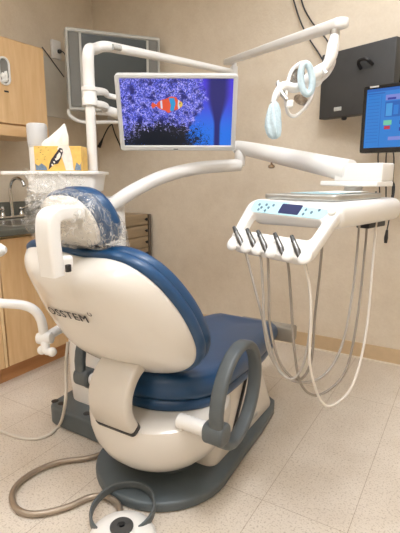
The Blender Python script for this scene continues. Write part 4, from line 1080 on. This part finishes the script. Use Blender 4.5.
hp_ = [(-1.2571, 1.3465, 0.0140), (-1.2708, 1.2776, 0.0140), (-1.3013, 1.2178, 0.0140), (-1.3829, 1.1363, 0.0140), (-1.4195, 1.0526, 0.0140), (-1.4199, 0.9662, 0.0140), (-1.3828, 0.9026, 0.0140), (-1.3111, 0.8667, 0.0140), (-1.2426, 0.8737, 0.0140), (-1.1890, 0.9175, 0.0140), (-1.1500, 0.9761, 0.0140), (-1.1237, 1.0406, 0.0140), (-1.0760, 1.0762, 0.0180), (-1.0074, 1.0718, 0.0200), (-0.9518, 1.0304, 0.0240)]
single('foot_control_hose', 'ribbed metal hose looping across the floor to the foot control', 'hose', T(hp_, .0115, seg=14, n=8), CONDUIT)
gp = [(-1.4364, 1.2667, 0.4985), (-1.4350, 1.2475, 0.4134), (-1.4248, 1.2307, 0.3157), (-1.4123, 1.2076, 0.2356), (-1.6065, 1.3357, 0.0200), (-1.5940, 1.2632, 0.0090), (-1.6235, 1.2012, 0.0070), (-1.7050, 1.1708, 0.0070), (-1.8219, 1.1586, 0.0070), (-1.9614, 1.1462, 0.0070)]
single('suction_hose', 'thin pale grey hose dropping beside the unit and curling left over floor', 'hose', T(gp, .0072, seg=10, n=8), HOSEW)

# ------------------------------------------------------------------ clear film over headrest and shelf front
def film_obj(name, label, rings, closed=True):
    bm = new()
    vr = [[bm.verts.new(p) for p in r] for r in rings]
    k = len(vr[0])
    for a, b_ in zip(vr, vr[1:]):
        for i in range(k if closed else k - 1): bm.faces.new((a[i], a[(i + 1) % k], b_[(i + 1) % k], b_[i]))
    return single(name, label, 'plastic cover', bm, FILM, sharp=80)
def wob(p, amp, fr, seed=0):
    q = p * fr + V((seed, 0, 0))
    return p + V((noise.noise(q), noise.noise(q + V((9, 3, 1))), noise.noise(q + V((2, 8, 5))))) * amp
N_ = len(HOUT)
rings = []
for s, dy in ((1.0, -.058), (1.06, -.04), (1.12, -.015), (1.17, .02), (1.2, .055), (1.18, .09), (1.1, .115), (.95, .12), (.6, .12), (.1, .118)):
    rg = []
    for i, p in enumerate(HOUT):
        z_ = HZ + (p[1] - HZ) * s; x_ = p[0] * s
        if p[1] < 1.05 and p[0] > .05 and s > 1.1: x_ += .012; z_ -= .012
        q = V((CX + HXO + x_, lerp_tab(HR, z_) + dy, z_))
        q.z = max(q.z, .985)
        rg.append(wob(wob(q, .014, 14, 1), .010, 38, 4))
    rings.append(rg)
rings.insert(0, [wob(V((CX + HXO + p[0] * .6, lerp_tab(HR, HZ + (p[1] - HZ) * .6) - .085, HZ + (p[1] - HZ) * .6)), .014, 22, 3) for p in HOUT])
film_obj('plastic_cover', 'clear crinkled plastic cover pulled over the blue headrest', rings)
rows = []
TOPL, TOPR, BOTL, BOTR = [V(q) for q in ((-1.7400, 1.3374, 1.2265), (-1.5189, 1.5041, 1.2135), (-1.5398, 1.2103, 0.9311), (-1.4083, 1.2479, 1.0057))]
for i in range(34):
    v = i / 33; row = []
    for j in range(40):
        u = j / 39
        p = TOPL.lerp(TOPR, u).lerp(BOTL.lerp(BOTR, u), v)
        p += V((.1, .1, .05)) * 0 + V((-.05, .07, 0)) * math.sin(u * 9 + v * 2) * .35 * v
        row.append(wob(wob(p, .045, 9, 7), .02, 30, 2))
    rows.append(row)
film_obj('plastic_sheet', 'clear crinkled plastic sheet hanging from shelf edge beside the headrest', rows, closed=False)

# ------------------------------------------------------------------ camera and view
cam = bpy.data.cameras.new('camera'); co = bpy.data.objects.new('camera', cam); COL.objects.link(co)
cam.sensor_fit = 'VERTICAL'; cam.sensor_height = 24.0; cam.lens = 445 / 533 * 24.0; cam.clip_start = 0.02
p_, y_ = math.radians(11.37), math.radians(31.2)
fw = V((-math.sin(y_) * math.cos(p_), math.cos(y_) * math.cos(p_), -math.sin(p_)))
co.location = (0, 0, 1.2); co.rotation_euler = fw.to_track_quat('-Z', 'Y').to_euler()
SC.camera = co
w = bpy.data.worlds.new('world'); SC.world = w; w.use_nodes = True
w.node_tree.nodes['Background'].inputs['Color'].default_value = (.8, .75, .7, 1); w.node_tree.nodes['Background'].inputs['Strength'].default_value = .15
vs_ = SC.view_settings
vs_.view_transform = 'Standard'; vs_.look = 'None'; vs_.gamma = 1; vs_.use_curve_mapping = False; vs_.exposure = EXPO
